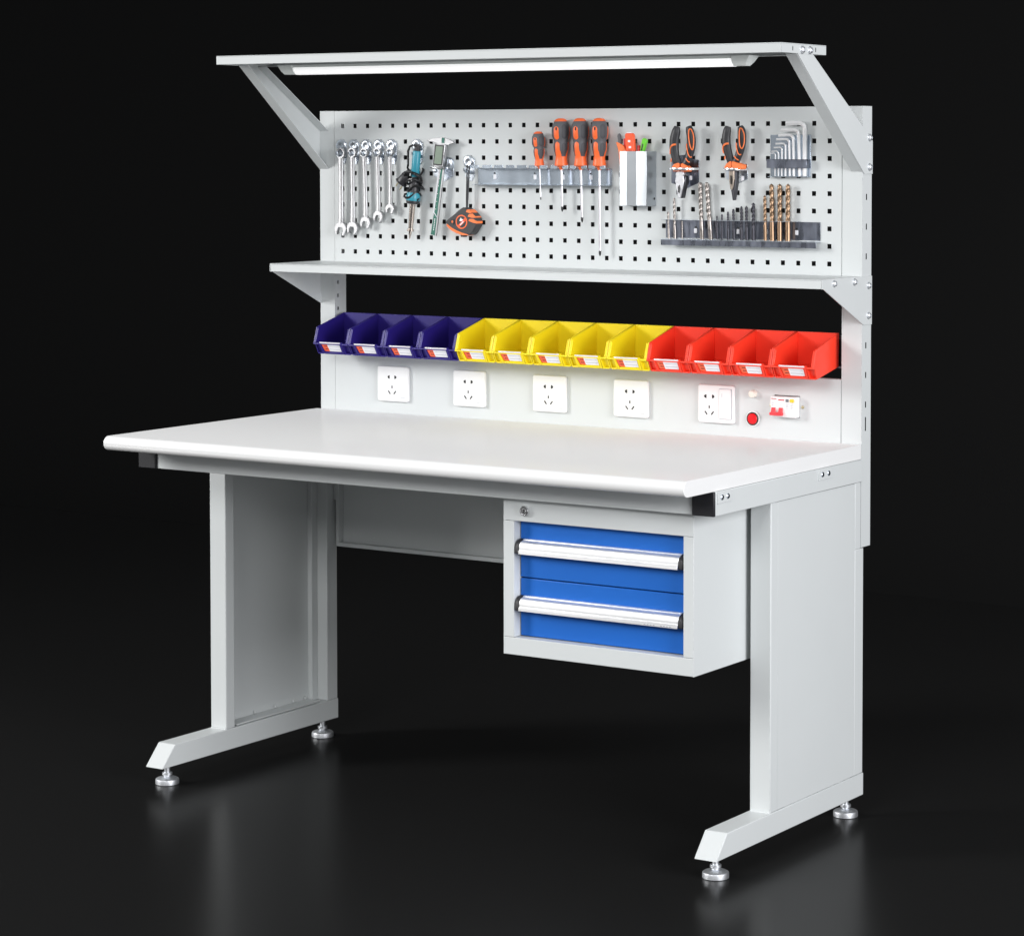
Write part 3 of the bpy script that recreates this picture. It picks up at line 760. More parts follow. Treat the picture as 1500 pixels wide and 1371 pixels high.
q0 = Vector((0.2860, 1.2400)); q1 = Vector((0.3205, 1.4720)); ad = (q1-q0).normalized(); nd = Vector((ad.y, -ad.x))
def cq(s_, w): v = q0+ad*s_+nd*w; return (v.x, v.y)
hw = 0.0083
m = MB(); m.prism([cq(0, -hw), cq(0.215, -hw), cq(0.215, hw), cq(0, hw)], 'y', -0.0200, -0.0165); bm_ = m.build('beam', 'calsteel', cal, bevel=0.0003)
m = MB(); m.prism([cq(0.001, -hw+0.0008), cq(0.165, -hw+0.0078), cq(0.165, hw-0.0042), cq(0.0010, hw-0.0042)], 'y', -0.0204, -0.0198); m.build('scale_sticker', 'green', bm_)
m = MB()
m.prism([cq(0.0515, -hw+0.0010), cq(0.160, -hw+0.0012), cq(0.160, -hw+0.0036), cq(0.0550, -hw+0.0034)], 'y', -0.02065, -0.0203)
m.prism([cq(0.044, hw-0.0045), cq(0.0455, hw-0.0045), cq(0.0550, -hw+0.0035), cq(0.0525, -hw+0.0035)], 'y', -0.02065, -0.0203)
for k in range(11): m.prism([cq(0.062+0.0092*k, -hw+0.0058), cq(0.0635+0.0092*k, -hw+0.0058), cq(0.0635+0.0092*k, -hw+0.0075-(k % 2)*0.0012), cq(0.062+0.0092*k, -hw+0.0075-(k % 2)*0.0012)], 'y', -0.0206, -0.0203)
for k in range(7): m.prism([cq(0.012+0.0042*k, -0.0016), cq(0.0148+0.0042*k, -0.0016), cq(0.0148+0.0042*k, 0.0002), cq(0.012+0.0042*k, 0.0002)], 'y', -0.0206, -0.0203)
m.build('scale_marks', 'card', bm_)
m = MB(); m.prism([(0.2960, 1.4590), (0.2685, 1.4640), (0.2700, 1.4663), (0.2900, 1.4700), (0.3116, 1.4722), (0.3266, 1.4694), (0.3474, 1.4612), (0.3470, 1.4590), (0.3270, 1.4520), (0.2985, 1.4440)], 'y', -0.0215, -0.0168); m.build('jaw', 'calsteel', cal, bevel=0.0006)
m = MB(); m.prism([(0.3125, 1.4708), (0.3205, 1.4704), (0.3200, 1.4580), (0.3120, 1.4584)], 'y', -0.0219, -0.0213); m.build('badge', 'green', cal)
m = MB(); m.prism([(0.2950, 1.4572), (0.3262, 1.4553), (0.3185, 1.4020), (0.2880, 1.4044)], 'y', -0.0265, -0.0150); dsp = m.build('display_unit', 'calsteel', cal, bevel=0.0012)
m = MB(); m.prism([(0.2966, 1.4550), (0.3228, 1.4532), (0.3165, 1.4045), (0.2905, 1.4065)], 'y', -0.0270, -0.0262); fr = m.build('bezel', 'screenframe', dsp)
m = MB(); m.prism([(0.3000, 1.4515), (0.3200, 1.4501), (0.3142, 1.4082), (0.2938, 1.4098)], 'y', -0.0273, -0.0268); m.build('screen', 'screen', dsp)
m = MB(); m.sweep([(0.2795, -0.0215, 1.4018), (0.2900, -0.0240, 1.4004), (0.3080, -0.0240, 1.3996), (0.3190, -0.0215, 1.3998)], [.0024, .0032, .0032, .0024], 10); m.build('slider_foot', 'chrome', cal)
m = MB(); m.lathe((0.2935, -0.0200, 1.3925), (0, -1, 0), [(0, .0050), (.006, .0050), (.007, .0035)], 14); m.build('thumb_screw', 'zinc', cal)

# ------------------------------------------------------------------ tape measure
copy_tree(hook0, (0.3795, -0.001, 1.3940), 'zinc hook holding the tape measure, left of the screwdriver rack')
tm = thing('tape_measure', (0.372, -0.02, 1.27), 'black and orange tape measure hanging by a wrist strap', 'tape measure')
body = [(0.3262, 1.2722), (0.3387, 1.2819), (0.3520, 1.2900), (0.3660, 1.3010), (0.3780, 1.3075), (0.3890, 1.3060), (0.4001, 1.2995), (0.4100, 1.2915), (0.4171, 1.2822), (0.4190, 1.2740), (0.4180, 1.2650), (0.4120, 1.2560), (0.4070, 1.2490), (0.4000, 1.2427), (0.3900, 1.2425), (0.3760, 1.2445), (0.3600, 1.2490), (0.3470, 1.2545), (0.3376, 1.2614), (0.3300, 1.2690)]
m = MB(); m.prism(body, 'y', -0.0300, -0.0045); m.build('case', 'tapecase', tm, bevel=0.003, seg=3)
m = MB(); m.prism([(0.3335, 1.2685), (0.3390, 1.2648), (0.3480, 1.2590), (0.3610, 1.2532), (0.3770, 1.2480), (0.3940, 1.2442), (0.3925, 1.2418), (0.3760, 1.2425), (0.3600, 1.2470), (0.3470, 1.2525), (0.3370, 1.2595), (0.3320, 1.2640)], 'y', -0.0310, -0.0060); m.build('trim_band', 'orange2', tm, bevel=0.0006)
for gp in ([(0.3880, 1.2965), (0.3905, 1.3025), (0.3965, 1.3030), (0.4060, 1.2955), (0.4000, 1.2938)], [(0.3930, 1.2860), (0.3965, 1.2920), (0.4070, 1.2935), (0.4165, 1.2840), (0.4050, 1.2832)], [(0.3945, 1.2765), (0.3985, 1.2808), (0.4085, 1.2808), (0.4192, 1.2755), (0.4188, 1.2700), (0.4060, 1.2722)]):
    m = MB(); m.prism(gp, 'y', -0.0306, -0.0060); m.build('grip_inlay', 'orange2', tm, bevel=0.0006)
m = MB(); m.ring((0.3755, 1.2735), 'y', 0.0138, 0.0165, -0.0308, -0.0295, 28); m.lathe((0.3755, -0.0300, 1.2735), (0, -1, 0), [(0, .0142), (.0004, .0142)], 28, 1)
m.prism([(0.3640, 1.2640), (0.3700, 1.2612), (0.3885, 1.2770), (0.3855, 1.2830)], 'y', -0.0310, -0.0303, 2)
m.prism([(0.3705, 1.2668), (0.3725, 1.2652), (0.3825, 1.2738), (0.3808, 1.2756)], 'y', -0.0312, -0.0309, 3)
m.prism([(0.3695, 1.2760), (0.3735, 1.2835), (0.3765, 1.2800), (0.3805, 1.2800), (0.3775, 1.2755), (0.3735, 1.2750)], 'y', -0.0309, -0.0303, 3)
m.build('round_badge', ['orange', 'tipdark', 'knife', 'card'], tm)
m = MB(); m.ring((0.3490, 1.2735), 'y', 0.0035, 0.0062, -0.0318, -0.0295, 18); m.lathe((0.3490, -0.0300, 1.2735), (0, -1, 0), [(0, .0036), (.0008, .0030)], 14, 1); m.build('lock_button', ['gripdark', 'orange2'], tm)
m = MB(); m.prism([(0.3680, 1.2440), (0.3780, 1.2430), (0.3765, 1.2375), (0.3690, 1.2378)], 'y', -0.0240, -0.0100); m.build('blade_hook', 'gripdark', tm, bevel=0.0006)
m = MB()
m.sweep([(0.3790, -0.0140, 1.3060), (0.3795, -0.0150, 1.330), (0.3805, -0.0150, 1.370), (0.3815, -0.0160, 1.402), (0.3825, -0.0170, 1.4060)], 0.0019, 8)
m.sweep([(0.3825, -0.0170, 1.3060), (0.3842, -0.0170, 1.330), (0.3868, -0.0170, 1.370), (0.3885, -0.0170, 1.402), (0.3830, -0.0175, 1.4060)], 0.0019, 8)
m.build('wrist_strap', 'cordshine', tm)

# ------------------------------------------------------------------ screwdriver rack and screwdrivers
rk = thing('screwdriver_rack', (0.59, -0.001, 1.38), 'long zinc slotted rack holding four screwdrivers on the panel', 'tool rack')
rx0, rx1, rz0, rz1, ryd = 0.4036, 0.7750, 1.3620, 1.3990, -0.0275
m = MB(); m.box(rx0, rx1, -0.0024, -0.0009, rz0+0.0005, rz1-0.0005)
m.box(rx0, rx1, ryd, -0.0025, rz0-0.0012, rz0+0.0003)
m.box(rx0, rx1, -0.0130, -0.0025, rz1-0.0002, rz1+0.0012)
tabs = [(0.4025, 0.4230), (0.4332, 0.4604), (0.4671, 0.4925), (0.5009, 0.5244), (0.5311, 0.5585), (0.5645, 0.5835), (0.5945, 0.6158), (0.6240, 0.6428), (0.6570, 0.6732), (0.6772, 0.6940), (0.7085, 0.7235), (0.7284, 0.7460), (0.7590, 0.7734)]
for a, b in tabs:
    m.box(a, b, ryd, -0.0128, rz1-0.0001, rz1+0.0011)
    m.box(a, b, ryd-0.0012, ryd+0.0002, rz1, 1.4072)
for k in range(4):
    xx = (0.4520, 0.5650, 0.6430, 0.7190)[k]
    m.prism(rrect(xx, 1.3795, 0.0075, 0.0110, 0.0015), 'y', -0.0034, -0.0023, 1); m.lathe((xx-0.001, -0.0024, 1.3882), (0, -1, 0), [(0, .0022), (.0006, .0021)], 10, 2)
m.build('channel', ['zincblue', 'card', 'black'], rk, bevel=0.0003)

def make_driver(x, ztop, zcol, R, xt, zt_, rs, label, flat_tip):
    y = -0.0205
    t = thing('screwdriver', (x, y, zcol), label, 'screwdriver', 'orange and grey screwdrivers in the rack')
    Lh = ztop-zcol; ax = Vector((xt-x, 0, zt_-ztop)).normalized(); o = Vector((x, y, ztop))
    prof = [(0.060, .70), (.085, .78), (.14, .92), (.22, .99), (.30, 1.0), (.38, .96), (.44, .86), (.485, .79), (.53, .80), (.60, .82), (.68, .77), (.76, .66), (.82, .60)]
    m = MB(); m.lathe(o, ax, [(a*Lh, b*R) for a, b in prof], 24); m.build('grip', 'grip', t)
    m = MB(); m.lathe(o, ax, [(0, .001*R), (.004*Lh, .30*R), (.022*Lh, .56*R), (.050*Lh, .70*R), (.068*Lh, .745*R), (.072*Lh, .70*R)], 24); m.build('end_cap', 'orange', t)
    m = MB(); m.lathe(o, ax, [(.80*Lh, .58*R), (.815*Lh, .645*R), (.86*Lh, .655*R), (.97*Lh, .76*R), (1.0*Lh, .76*R), (1.01*Lh, .60*R), (1.04*Lh, .30*R), (1.09*Lh, .20*R)], 24); m.build('collar', 'orange', t)
    def rad(f):
        for (a, b), (c, d_) in zip(prof, prof[1:]):
            if a <= f <= c: return (b+(d_-b)*(f-a)/(c-a))*R
        return prof[-1][1]*R
    e = Vector((1, 0, 0)); e = (e-ax*e.dot(ax)).normalized(); b_ = Vector((0, -1, 0))
    def patch(mb, f0, f1, ac, hwf, off, taper=False, mi=0):
        rows = []; n = 14
        for k in range(n+1):
            f = f0+(f1-f0)*k/n
            u = min(k/n, 1-k/n)*(f1-f0)*Lh; w = hwf*R
            ww = w*math.sqrt(max(0.03, 1-(1-min(1, u/w))**2)) if not (taper and k > n/2) else w*(1+0.35*(k/n))
            r = rad(f)
            row = []
            for j in range(5):
                an = ac+(j/4*2-1)*ww/r
                row.append(mb.bm.verts.new(o+ax*(f*Lh)+(e*math.sin(an)+b_*math.cos(an))*(r+off*(1 if 0 < j < 4 else 0.3))))
            rows.append(row)
        for p, q in zip(rows, rows[1:]):
            for j in range(4): mb.face([p[j], p[j+1], q[j+1], q[j]], mi)
    for sg in (0, 2*PI/3, -2*PI/3):
        m = MB(); patch(m, .175, .455, sg, .33, 0.0008); patch(m, .50, .86, sg, .30, 0.0012, True); m.build('inlay', 'orange', t)
        m = MB(); patch(m, .13, .44, sg+PI/3, .36, 0.0006); patch(m, .52, .80, sg+PI/3, .30, 0.0006); m.build('finger_pad', 'paddark', t)
    m = MB(); patch(m, .19, .26, 0.05, .13, 0.0012); m.build('hang_hole', 'black', t)
    sL = (o+ax*(Lh*1.03)); eL = Vector((xt, y, zt_)); tipL = 0.006 if R < .016 else 0.012
    m = MB(); m.sweep([sL, eL-ax*tipL], rs, 14); m.build('shaft', 'shaft', t)
    m = MB()
    if flat_tip: m.sweep([eL-ax*tipL, eL-ax*tipL*0.5, eL], [rs*1.02, rs, rs*0.9], 12, flat=(0.5, 1))
    else: m.sweep([eL-ax*tipL, eL-ax*tipL*0.35, eL], [rs*1.05, rs*0.95, rs*0.25], 12)
    m.build('tip', 'tipdark', t)
make_driver(0.5855, 1.4850, 1.4060, 0.0148, 0.5928, 1.3274, 0.0017, 'smallest orange and grey screwdriver, leftmost in the slotted rack', True)
make_driver(0.6474, 1.5148, 1.4065, 0.0203, 0.6520, 1.3006, 0.0028, 'large screwdriver with the shortest shaft, right of the small one', False)
make_driver(0.6995, 1.5150, 1.4065, 0.0200, 0.7064, 1.2767, 0.0028, 'large screwdriver between two others, with a medium length shaft', False)
make_driver(0.7523, 1.5150, 1.4065, 0.0200, 0.7548, 1.2013, 0.0029, 'rightmost screwdriver with the longest shaft nearly reaching the lowest holes', False)

# ------------------------------------------------------------------ pen box and its contents
m = MB()
pz0, pz1 = 1.3170, 1.4395
plan = [(0.8135, -0.0009), (0.8135, -0.0305), (0.8350, -0.0350), (0.8600, -0.0350), (0.8620, -0.0356), (0.8655, -0.0362), (0.8890, -0.0378), (0.8925, -0.0009)]
inn = [(0.8150, -0.0022), (0.8150, -0.0293), (0.8353, -0.0336), (0.8600, -0.0336), (0.8620, -0.0342), (0.8655, -0.0348), (0.8877, -0.0363), (0.8910, -0.0022)]
n = len(plan); A = [[m.bm.verts.new((x, y, z)) for x, y in pl_] for pl_, z in ((plan, pz0), (plan, pz1), (inn, pz1), (inn, pz0+0.002))]
for a, b in zip(A, A[1:]):
    for k in range(n): m.face([a[k], a[(k+1) % n], b[(k+1) % n], b[k]])
m.face(A[0][::-1]); m.face(A[3])
m.lathe((0.8916, -0.0085, 1.3330), (1, 0.1, 0), [(0, .0030), (.0010, .0028)], 12, 1)
single('pen_holder', (0.853, -0.001, pz0), m, ['zincpen', 'black'], 'folded zinc box on the panel holding knives and pens', 'pen holder', bevel=0.0004, angle=10)
m = MB(); m.sweep([(0.8190, -0.020, 1.3300), (0.8125, -0.020, 1.430), (0.8060, -0.020, 1.4740), (0.8050, -0.020, 1.4790)], [.0052, .0052, .0052, .0030], 8, flat=(.7, 1))
single('dark_pen', (0.815, -0.02, 1.33), m, 'grip', 'dark grey pen end leaning left in the pen box', 'pen', bevel=0.0004)
m = MB(); m.prism([(0.8165, 1.3400), (0.8270, 1.3400), (0.8262, 1.4430), (0.8195, 1.4520), (0.8070, 1.4585), (0.7995, 1.4600), (0.8060, 1.4410)], 'y', -0.0250, -0.0195)
single('craft_blade', (0.817, -0.0265, 1.34), m, 'orange2', 'pale orange pointed blade handle at the left of the pen box', 'craft knife', bevel=0.0012)
m = MB(); m.prism([(0.8205, 1.3300), (0.8300, 1.3300), (0.8265, 1.4640), (0.8235, 1.4675), (0.8160, 1.4685)], 'y', -0.0190, -0.0130)
single('red_marker', (0.822, -0.016, 1.33), m, 'redpen', 'red pen between the dark pen and the orange cutter', 'pen', bevel=0.001)
t = thing('utility_knife', (0.843, -0.022, 1.33), 'orange red cutter with two white dots, tallest in the pen box', 'utility knife')
m = MB(); m.prism([(0.8370, 1.3300), (0.8560, 1.3300), (0.8510, 1.4400), (0.8478, 1.4760), (0.8450, 1.4800), (0.8285, 1.4800), (0.8256, 1.4765), (0.8290, 1.4400)], 'y', -0.0290, -0.0190); m.build('handle', 'knife', t, bevel=0.0016)
m = MB(); m.box(0.8290, 0.8400, -0.0270, -0.0210, 1.4795, 1.4822); m.build('end_clip', 'card', t, bevel=0.0006)
m = MB()
for xx, zz in ((0.8378, 1.4620), (0.8398, 1.4485)): m.prism(rrect(xx, zz, 0.0065, 0.0050, 0.0018), 'y', -0.0294, -0.0289)
m.prism([(0.8360, 1.4412), (0.8450, 1.4412), (0.8450, 1.4424), (0.8360, 1.4424)], 'y', -0.0293, -0.0289, 1); m.prism([(0.8370, 1.4550), (0.8410, 1.4550), (0.8410, 1.4560), (0.8370, 1.4560)], 'y', -0.0293, -0.0289, 1)
m.build('marks', ['card', 'ink'], t)
m = MB(); m.sweep([(0.8600, -0.018, 1.3350), (0.8580, -0.018, 1.440), (0.8562, -0.018, 1.4525)], [.0048, .0048, .0036], 10)
single('red_pen', (0.858, -0.018, 1.335), m, 'redpen', 'short red pen tip between the orange cutter and the green cutter', 'pen', bevel=0.0006)
t = thing('green_cutter', (0.868, -0.02, 1.33), 'bright green slim cutter leaning right in the pen box', 'utility knife')
m = MB(); m.prism([(0.8560, 1.3400), (0.8650, 1.3400), (0.8735, 1.4402), (0.8815, 1.4630), (0.8795, 1.4660), (0.8740, 1.4690), (0.8700, 1.4670), (0.8640, 1.4402)], 'y', -0.0260, -0.0180); m.build('handle', 'greenpen', t, bevel=0.001)
m = MB(); m.prism([(0.8668, 1.4410), (0.8700, 1.4410), (0.8735, 1.4560), (0.8710, 1.4565)], 'y', -0.0266, -0.0258); m.build('blade_slot', 'tipdark', t)

# ------------------------------------------------------------------ pliers and their ring holders
def ring_holder(pl, xa, xb, zr, depth, label, mt):
    t = thing('ring_holder', ((xa+xb)/2, -0.001, zr), label, 'tool holder', 'zinc ring holders for pliers')
    m = MB(); m.prism(pl, 'y', -0.0024, -0.0009)
    m.prism(rrect((xa+xb)/2+0.015, zr-0.020, 0.0065, 0.0095, 0.0012), 'y', -0.0032, -0.0023, 1)
    m.build('plate', [mt, 'card'], t, bevel=0.0004)
    m = MB(); P = []
    for k in range(25):
        a = PI*k/24; P.append(((xa+xb)/2-math.cos(a)*(xb-xa)/2, -0.0022-depth*math.sin(a), zr))
    m.sweep(P, 0.0030, 8, flat=(1, 0.45), up=(0, 0, 1)); m.build('ring', 'chrome', t)
    return t
ring_holder([(0.9325, 1.4200), (0.9480, 1.4230), (0.9560, 1.4310), (0.9700, 1.4318), (0.9800, 1.4230), (1.0040, 1.4200), (1.0040, 1.3691), (0.9710, 1.3567), (0.9325, 1.3686)], 0.9340, 1.0030, 1.4000, 0.040, 'zinc ring holder carrying the flat nosed pliers', 'zincdark')
ring_holder([(1.0733, 1.4120), (1.1281, 1.4120), (1.1282, 1.3784), (1.1033, 1.3683), (1.0740, 1.3794)], 1.0740, 1.1280, 1.4000, 0.036, 'zinc ring holder carrying the needle nosed pliers', 'zinc')
def handle_mesh(t, pts, rads, stripes):
    y = -0.023
    m = MB(); m.sweep([(x, y, z) for x, z in pts], rads, 12, flat=(0.70, 1.0)); h = m.build('handle', 'gripdark', t, angle=60)
    for st in stripes:
        m = MB(); m.sweep([(x, yy, z) for x, yy, z in st], 0.0013, 8, cap=True); m.build('inlay', 'orange2', h)
def smooth(pts, n=4):
    """Catmull-Rom through 2-D or 3-D points"""
    P = [Vector(p) for p in pts]; out = []
    for i in range(len(P)-1):
        a, b, c, d_ = P[max(i-1, 0)], P[i], P[i+1], P[min(i+2, len(P)-1)]
        for k in range(n):
            t_ = k/n; out.append(0.5*((2*b)+(c-a)*t_+(2*a-5*b+4*c-d_)*t_*t_+(3*b-a-3*c+d_)*t_**3))
    out.append(P[-1]); return [tuple(v) for v in out]
def interp(vals, n=4):
    out = []
    for a, b in zip(vals, vals[1:]): out += [a+(b-a)*k/n for k in range(n)]
    return out+[vals[-1]]
YF = -0.0315
def pliers(dx, label, pivot, jaw, long_nose):
    t = thing('pliers', (pivot[0], -0.022, pivot[1]), label, 'pliers', 'orange and black pliers on the panel')
    lp, rp = dx['l'], dx['r']
    handle_mesh(t, smooth(lp), interp(dx['lr']), [smooth(s_) for s_ in dx['ls']])
    handle_mesh(t, smooth(rp), interp(dx['rr']), [smooth(s_) for s_ in dx['rs']])
    for cpoly in dx['collars']:
        m = MB(); m.prism(cpoly, 'y', -0.0320, -0.0140); m.build('collar', 'orange2', t, bevel=0.0025, seg=3)
    for (poly, ya, yb, mt) in jaw:
        m = MB(); m.prism(poly, 'y', ya, yb); m.build('jaw', mt, t, bevel=0.0012)
    m = MB()
    for poly in dx['gap']: m.prism(poly, 'y', -0.0325, -0.0290)
    m.build('jaw_gap', 'black', t)
    return t
pliers(dict(
    l=[(0.9600, 1.4945), (0.9575, 1.4850), (0.9535, 1.4680), (0.9520, 1.4500), (0.9545, 1.4320), (0.9590, 1.4180), (0.9640, 1.4080)],
    lr=[.0065, .0104, .0117, .0114, .0106, .0106, .0096],
    r=[(0.9890, 1.4945), (0.9925, 1.4850), (0.9965, 1.4680), (0.9960, 1.4500), (0.9920, 1.4330), (0.9870, 1.4190), (0.9800, 1.4090)],
    rr=[.0065, .0098, .0108, .0106, .0097, .0096, .0088],
    ls=[[(0.9615, YF+0.001, 1.4555), (0.9560, YF-0.0005, 1.4550), (0.9500, YF, 1.4520), (0.9455, YF+0.003, 1.4440), (0.9445, YF+.004, 1.4330)], [(0.9615, YF+0.001, 1.4538), (0.9560, YF-0.0005, 1.4532), (0.9505, YF, 1.4505)], [(0.9490, YF+0.001, 1.4230), (0.9470, YF+0.003, 1.4160)]],
    rs=[[(1.0000, YF+0.002, 1.4880), (0.9960, YF, 1.4880), (0.9945, YF-.0005, 1.4760), (0.9965, YF-.0005, 1.4600), (1.0000, YF, 1.4470), (1.0035, YF+0.002, 1.4430), (1.0050, YF+.004, 1.4560), (1.0045, YF+.004, 1.4750), (1.0000, YF+0.002, 1.4880)],
        [(0.9880, YF+.003, 1.4560), (0.9890, YF+.001, 1.4480), (0.9930, YF, 1.4340), (0.9975, YF+.001, 1.4265), (1.0010, YF+.003, 1.4270)], [(0.9870, YF+.0005, 1.4240), (0.9915, YF+.0005, 1.4175), (0.9965, YF+.001, 1.4150)]],
    collars=[[(0.9500, 1.4030), (0.9560, 1.4110), (0.9660, 1.4140), (0.9700, 1.4120), (0.9705, 1.3950), (0.9540, 1.3940)], [(0.9735, 1.4120), (0.9775, 1.4130), (0.9880, 1.4080), (0.9960, 1.4020), (0.9940, 1.3940), (0.9735, 1.3940)]],
    gap=[[(0.9680, 1.3600), (0.9700, 1.3640), (0.9712, 1.3560), (0.9700, 1.3470), (0.9682, 1.3480)]]),
    'orange and black pliers with a broad flat steel nose', (0.972, 1.39),
    [([(0.9640, 1.3950), (0.9800, 1.3950), (0.9822, 1.3880), (0.9800, 1.3840), (0.9820, 1.3740), (0.9800, 1.3640), (0.9735, 1.3360), (0.9670, 1.3350), (0.9625, 1.3560), (0.9590, 1.3740), (0.9610, 1.3840), (0.9600, 1.3900)], -0.0305, -0.0190, 'plsteel'),
     ([(0.9810, 1.3860), (0.9850, 1.3830), (0.9850, 1.3700), (0.9800, 1.3560), (0.9755, 1.3350), (0.9715, 1.3352), (0.9780, 1.3640)], -0.0280, -0.0130, 'pldark')], False)
pliers(dict(
    l=[(1.0905, 1.4940), (1.0880, 1.4850), (1.0855, 1.4680), (1.0870, 1.4510), (1.0920, 1.4330), (1.0960, 1.4210), (1.0985, 1.4130)],
    lr=[.0065, .0096, .0106, .0104, .0096, .0090, .0080],
    r=[(1.1205, 1.4940), (1.1240, 1.4850), (1.1255, 1.4680), (1.1235, 1.4510), (1.1185, 1.4340), (1.1130, 1.4220), (1.1080, 1.4130)],
    rr=[.0065, .0096, .0104, .0101, .0092, .0087, .0080],
    ls=[[(1.0960, YF+0.001, 1.4575), (1.0895, YF-0.0005, 1.4565), (1.0835, YF, 1.4530), (1.0800, YF+0.003, 1.4440), (1.0815, YF+.004, 1.4350)], [(1.0960, YF+0.001, 1.4557), (1.0895, YF-0.0005, 1.4547), (1.0838, YF, 1.4512)], [(1.0870, YF+0.001, 1.4290), (1.0850, YF+0.003, 1.4220)]],
    rs=[[(1.1290, YF+0.002, 1.4890), (1.1250, YF, 1.4890), (1.1235, YF-.0005, 1.4760), (1.1240, YF-.0005, 1.4600), (1.1260, YF, 1.4490), (1.1295, YF+0.002, 1.4460), (1.1335, YF+.004, 1.4580), (1.1335, YF+.004, 1.4760), (1.1290, YF+0.002, 1.4890)],
        [(1.1140, YF+.003, 1.4580), (1.1155, YF+.001, 1.4500), (1.1190, YF, 1.4380), (1.1230, YF+.001, 1.4320), (1.1265, YF+.003, 1.4330)], [(1.1105, YF+.0005, 1.4290), (1.1150, YF+.0005, 1.4235), (1.1210, YF+.001, 1.4200)]],
    collars=[[(1.0850, 1.4040), (1.0905, 1.4120), (1.1000, 1.4180), (1.1020, 1.4170), (1.1022, 1.3985), (1.0870, 1.3985)], [(1.1032, 1.4170), (1.1060, 1.4180), (1.1190, 1.4140), (1.1330, 1.4100), (1.1320, 1.4000), (1.1032, 1.3985)]],
    gap=[[(1.1016, 1.3860), (1.1040, 1.3860), (1.1040, 1.3680), (1.1028, 1.3660), (1.1016, 1.3690)]]),
    'orange and black pliers with a long tapered needle nose', (1.104, 1.39),
    [([(1.0965, 1.3990), (1.1095, 1.3990), (1.1100, 1.3800), (1.1075, 1.3620), (1.1050, 1.3540), (1.1000, 1.3560), (1.0965, 1.3780)], -0.0305, -0.0190, 'plbrown'),
     ([(1.1080, 1.3985), (1.1140, 1.3960), (1.1135, 1.3720), (1.1105, 1.3520), (1.1066, 1.3316), (1.1050, 1.3316), (1.1010, 1.3545), (1.1050, 1.3560)], -0.0285, -0.0140, 'pldark')], True)

# ------------------------------------------------------------------ hex keys
t = thing('hex_key_holder', (1.235, -0.001, 1.385), 'zinc bracket with a ledge holding a row of hex keys', 'tool holder')
m = MB(); m.box(1.1852, 1.2850, -0.0024, -0.0009, 1.3840, 1.4755)
m.box(1.1852, 1.2850, -0.0155, -0.0026, 1.3838, 1.3850)
m.build('plate', 'zincblue', t, bevel=0.0004)
m = MB(); m.box(1.1842, 1.2828, -0.0190, -0.0176, 1.4030, 1.4205); m.box(1.1842, 1.2828, -0.0188, -0.0026, 1.4208, 1.4222)
m.box(1.1842, 1.1855, -0.0174, -0.0027, 1.4032, 1.4206); m.box(1.2815, 1.2828, -0.0174, -0.0027, 1.4032, 1.4206)
m.build('ledge', 'zincdark', t, bevel=0.0005)
HK = [(1.2010, 1.2021, 1.4355, 1.1899, .0010), (1.2096, 1.2096, 1.4399, 1.1927, .0012), (1.2180, 1.2184, 1.4480, 1.1988, .0014), (1.2275, 1.2272, 1.4564, 1.2028, .0017),
      (1.2383, 1.2365, 1.4659, 1.2048, .0021), (1.2484, 1.2465, 1.4747, 1.2102, .0026), (1.2623, 1.2600, 1.4858, 1.2176, .0033), (1.2749, 1.2750, 1.5008, 1.2291, .0043)]
kl = ['smallest hex key, lowest in the zinc bracket', 'second smallest hex key, arm just above the lowest', 'third smallest hex key in the bracket', 'fourth smallest hex key in the bracket', 'fourth largest hex key in the bracket', 'third largest hex key in the bracket', 'second largest hex key, arm just below the topmost', 'largest hex key, its arm topmost in the bracket']
for (xb, xt_, zt2, xl, r), lb in zip(HK, kl):
    R_ = r*2.6+0.003; P = [(xb, -0.0100, 1.3856), (xt_, -0.0100, zt2-R_)]
    for k in range(1, 8):
        a = PI/2*k/7; P.append((xt_-R_+R_*math.cos(a), -0.0100, zt2-R_+R_*math.sin(a)))
    P.append((xl, -0.0105, zt2-0.0006))
    m = MB(); m.sweep(P, r*1.22, 6, up=(0, 1, 0))
    single('hex_key', (xb, -0.01, 1.3856), m, 'hexsteel', lb, 'hex key', 'hex keys in the zinc bracket', angle=50)

# ------------------------------------------------------------------ drill rack and bits
t = thing('drill_rack', (1.113, -0.001, 1.24), 'long dark zinc tray rack holding a row of drill bits', 'tool rack')
def zz(x, z): return z+(x-1.113)*0.0
m = MB()
m.box(0.9184, 1.3088, -0.0024, -0.0009, 1.2460, 1.2858)
for xx in (0.9960, 1.1045, 1.1755, 1.2512):
    m.prism(rrect(xx, 1.2625, 0.0075, 0.0105, 0.0012), 'y', -0.0032, -0.0023, 1); m.lathe((xx, -0.0024, 1.2702), (0, -1, 0), [(0, .0026), (.0007, .0024)], 10, 2)
m.build('back_plate', ['zincdark', 'card', 'black'], t, bevel=0.0004)
m = MB(); m.box(0.9180, 1.3095, -0.0240, -0.0010, 1.2425, 1.2440); m.box(0.9180, 1.3095, -0.0240, -0.0226, 1.2300, 1.2422, 1)
m.build('tray', ['zinc', 'zincdark'], t, bevel=0.0004)
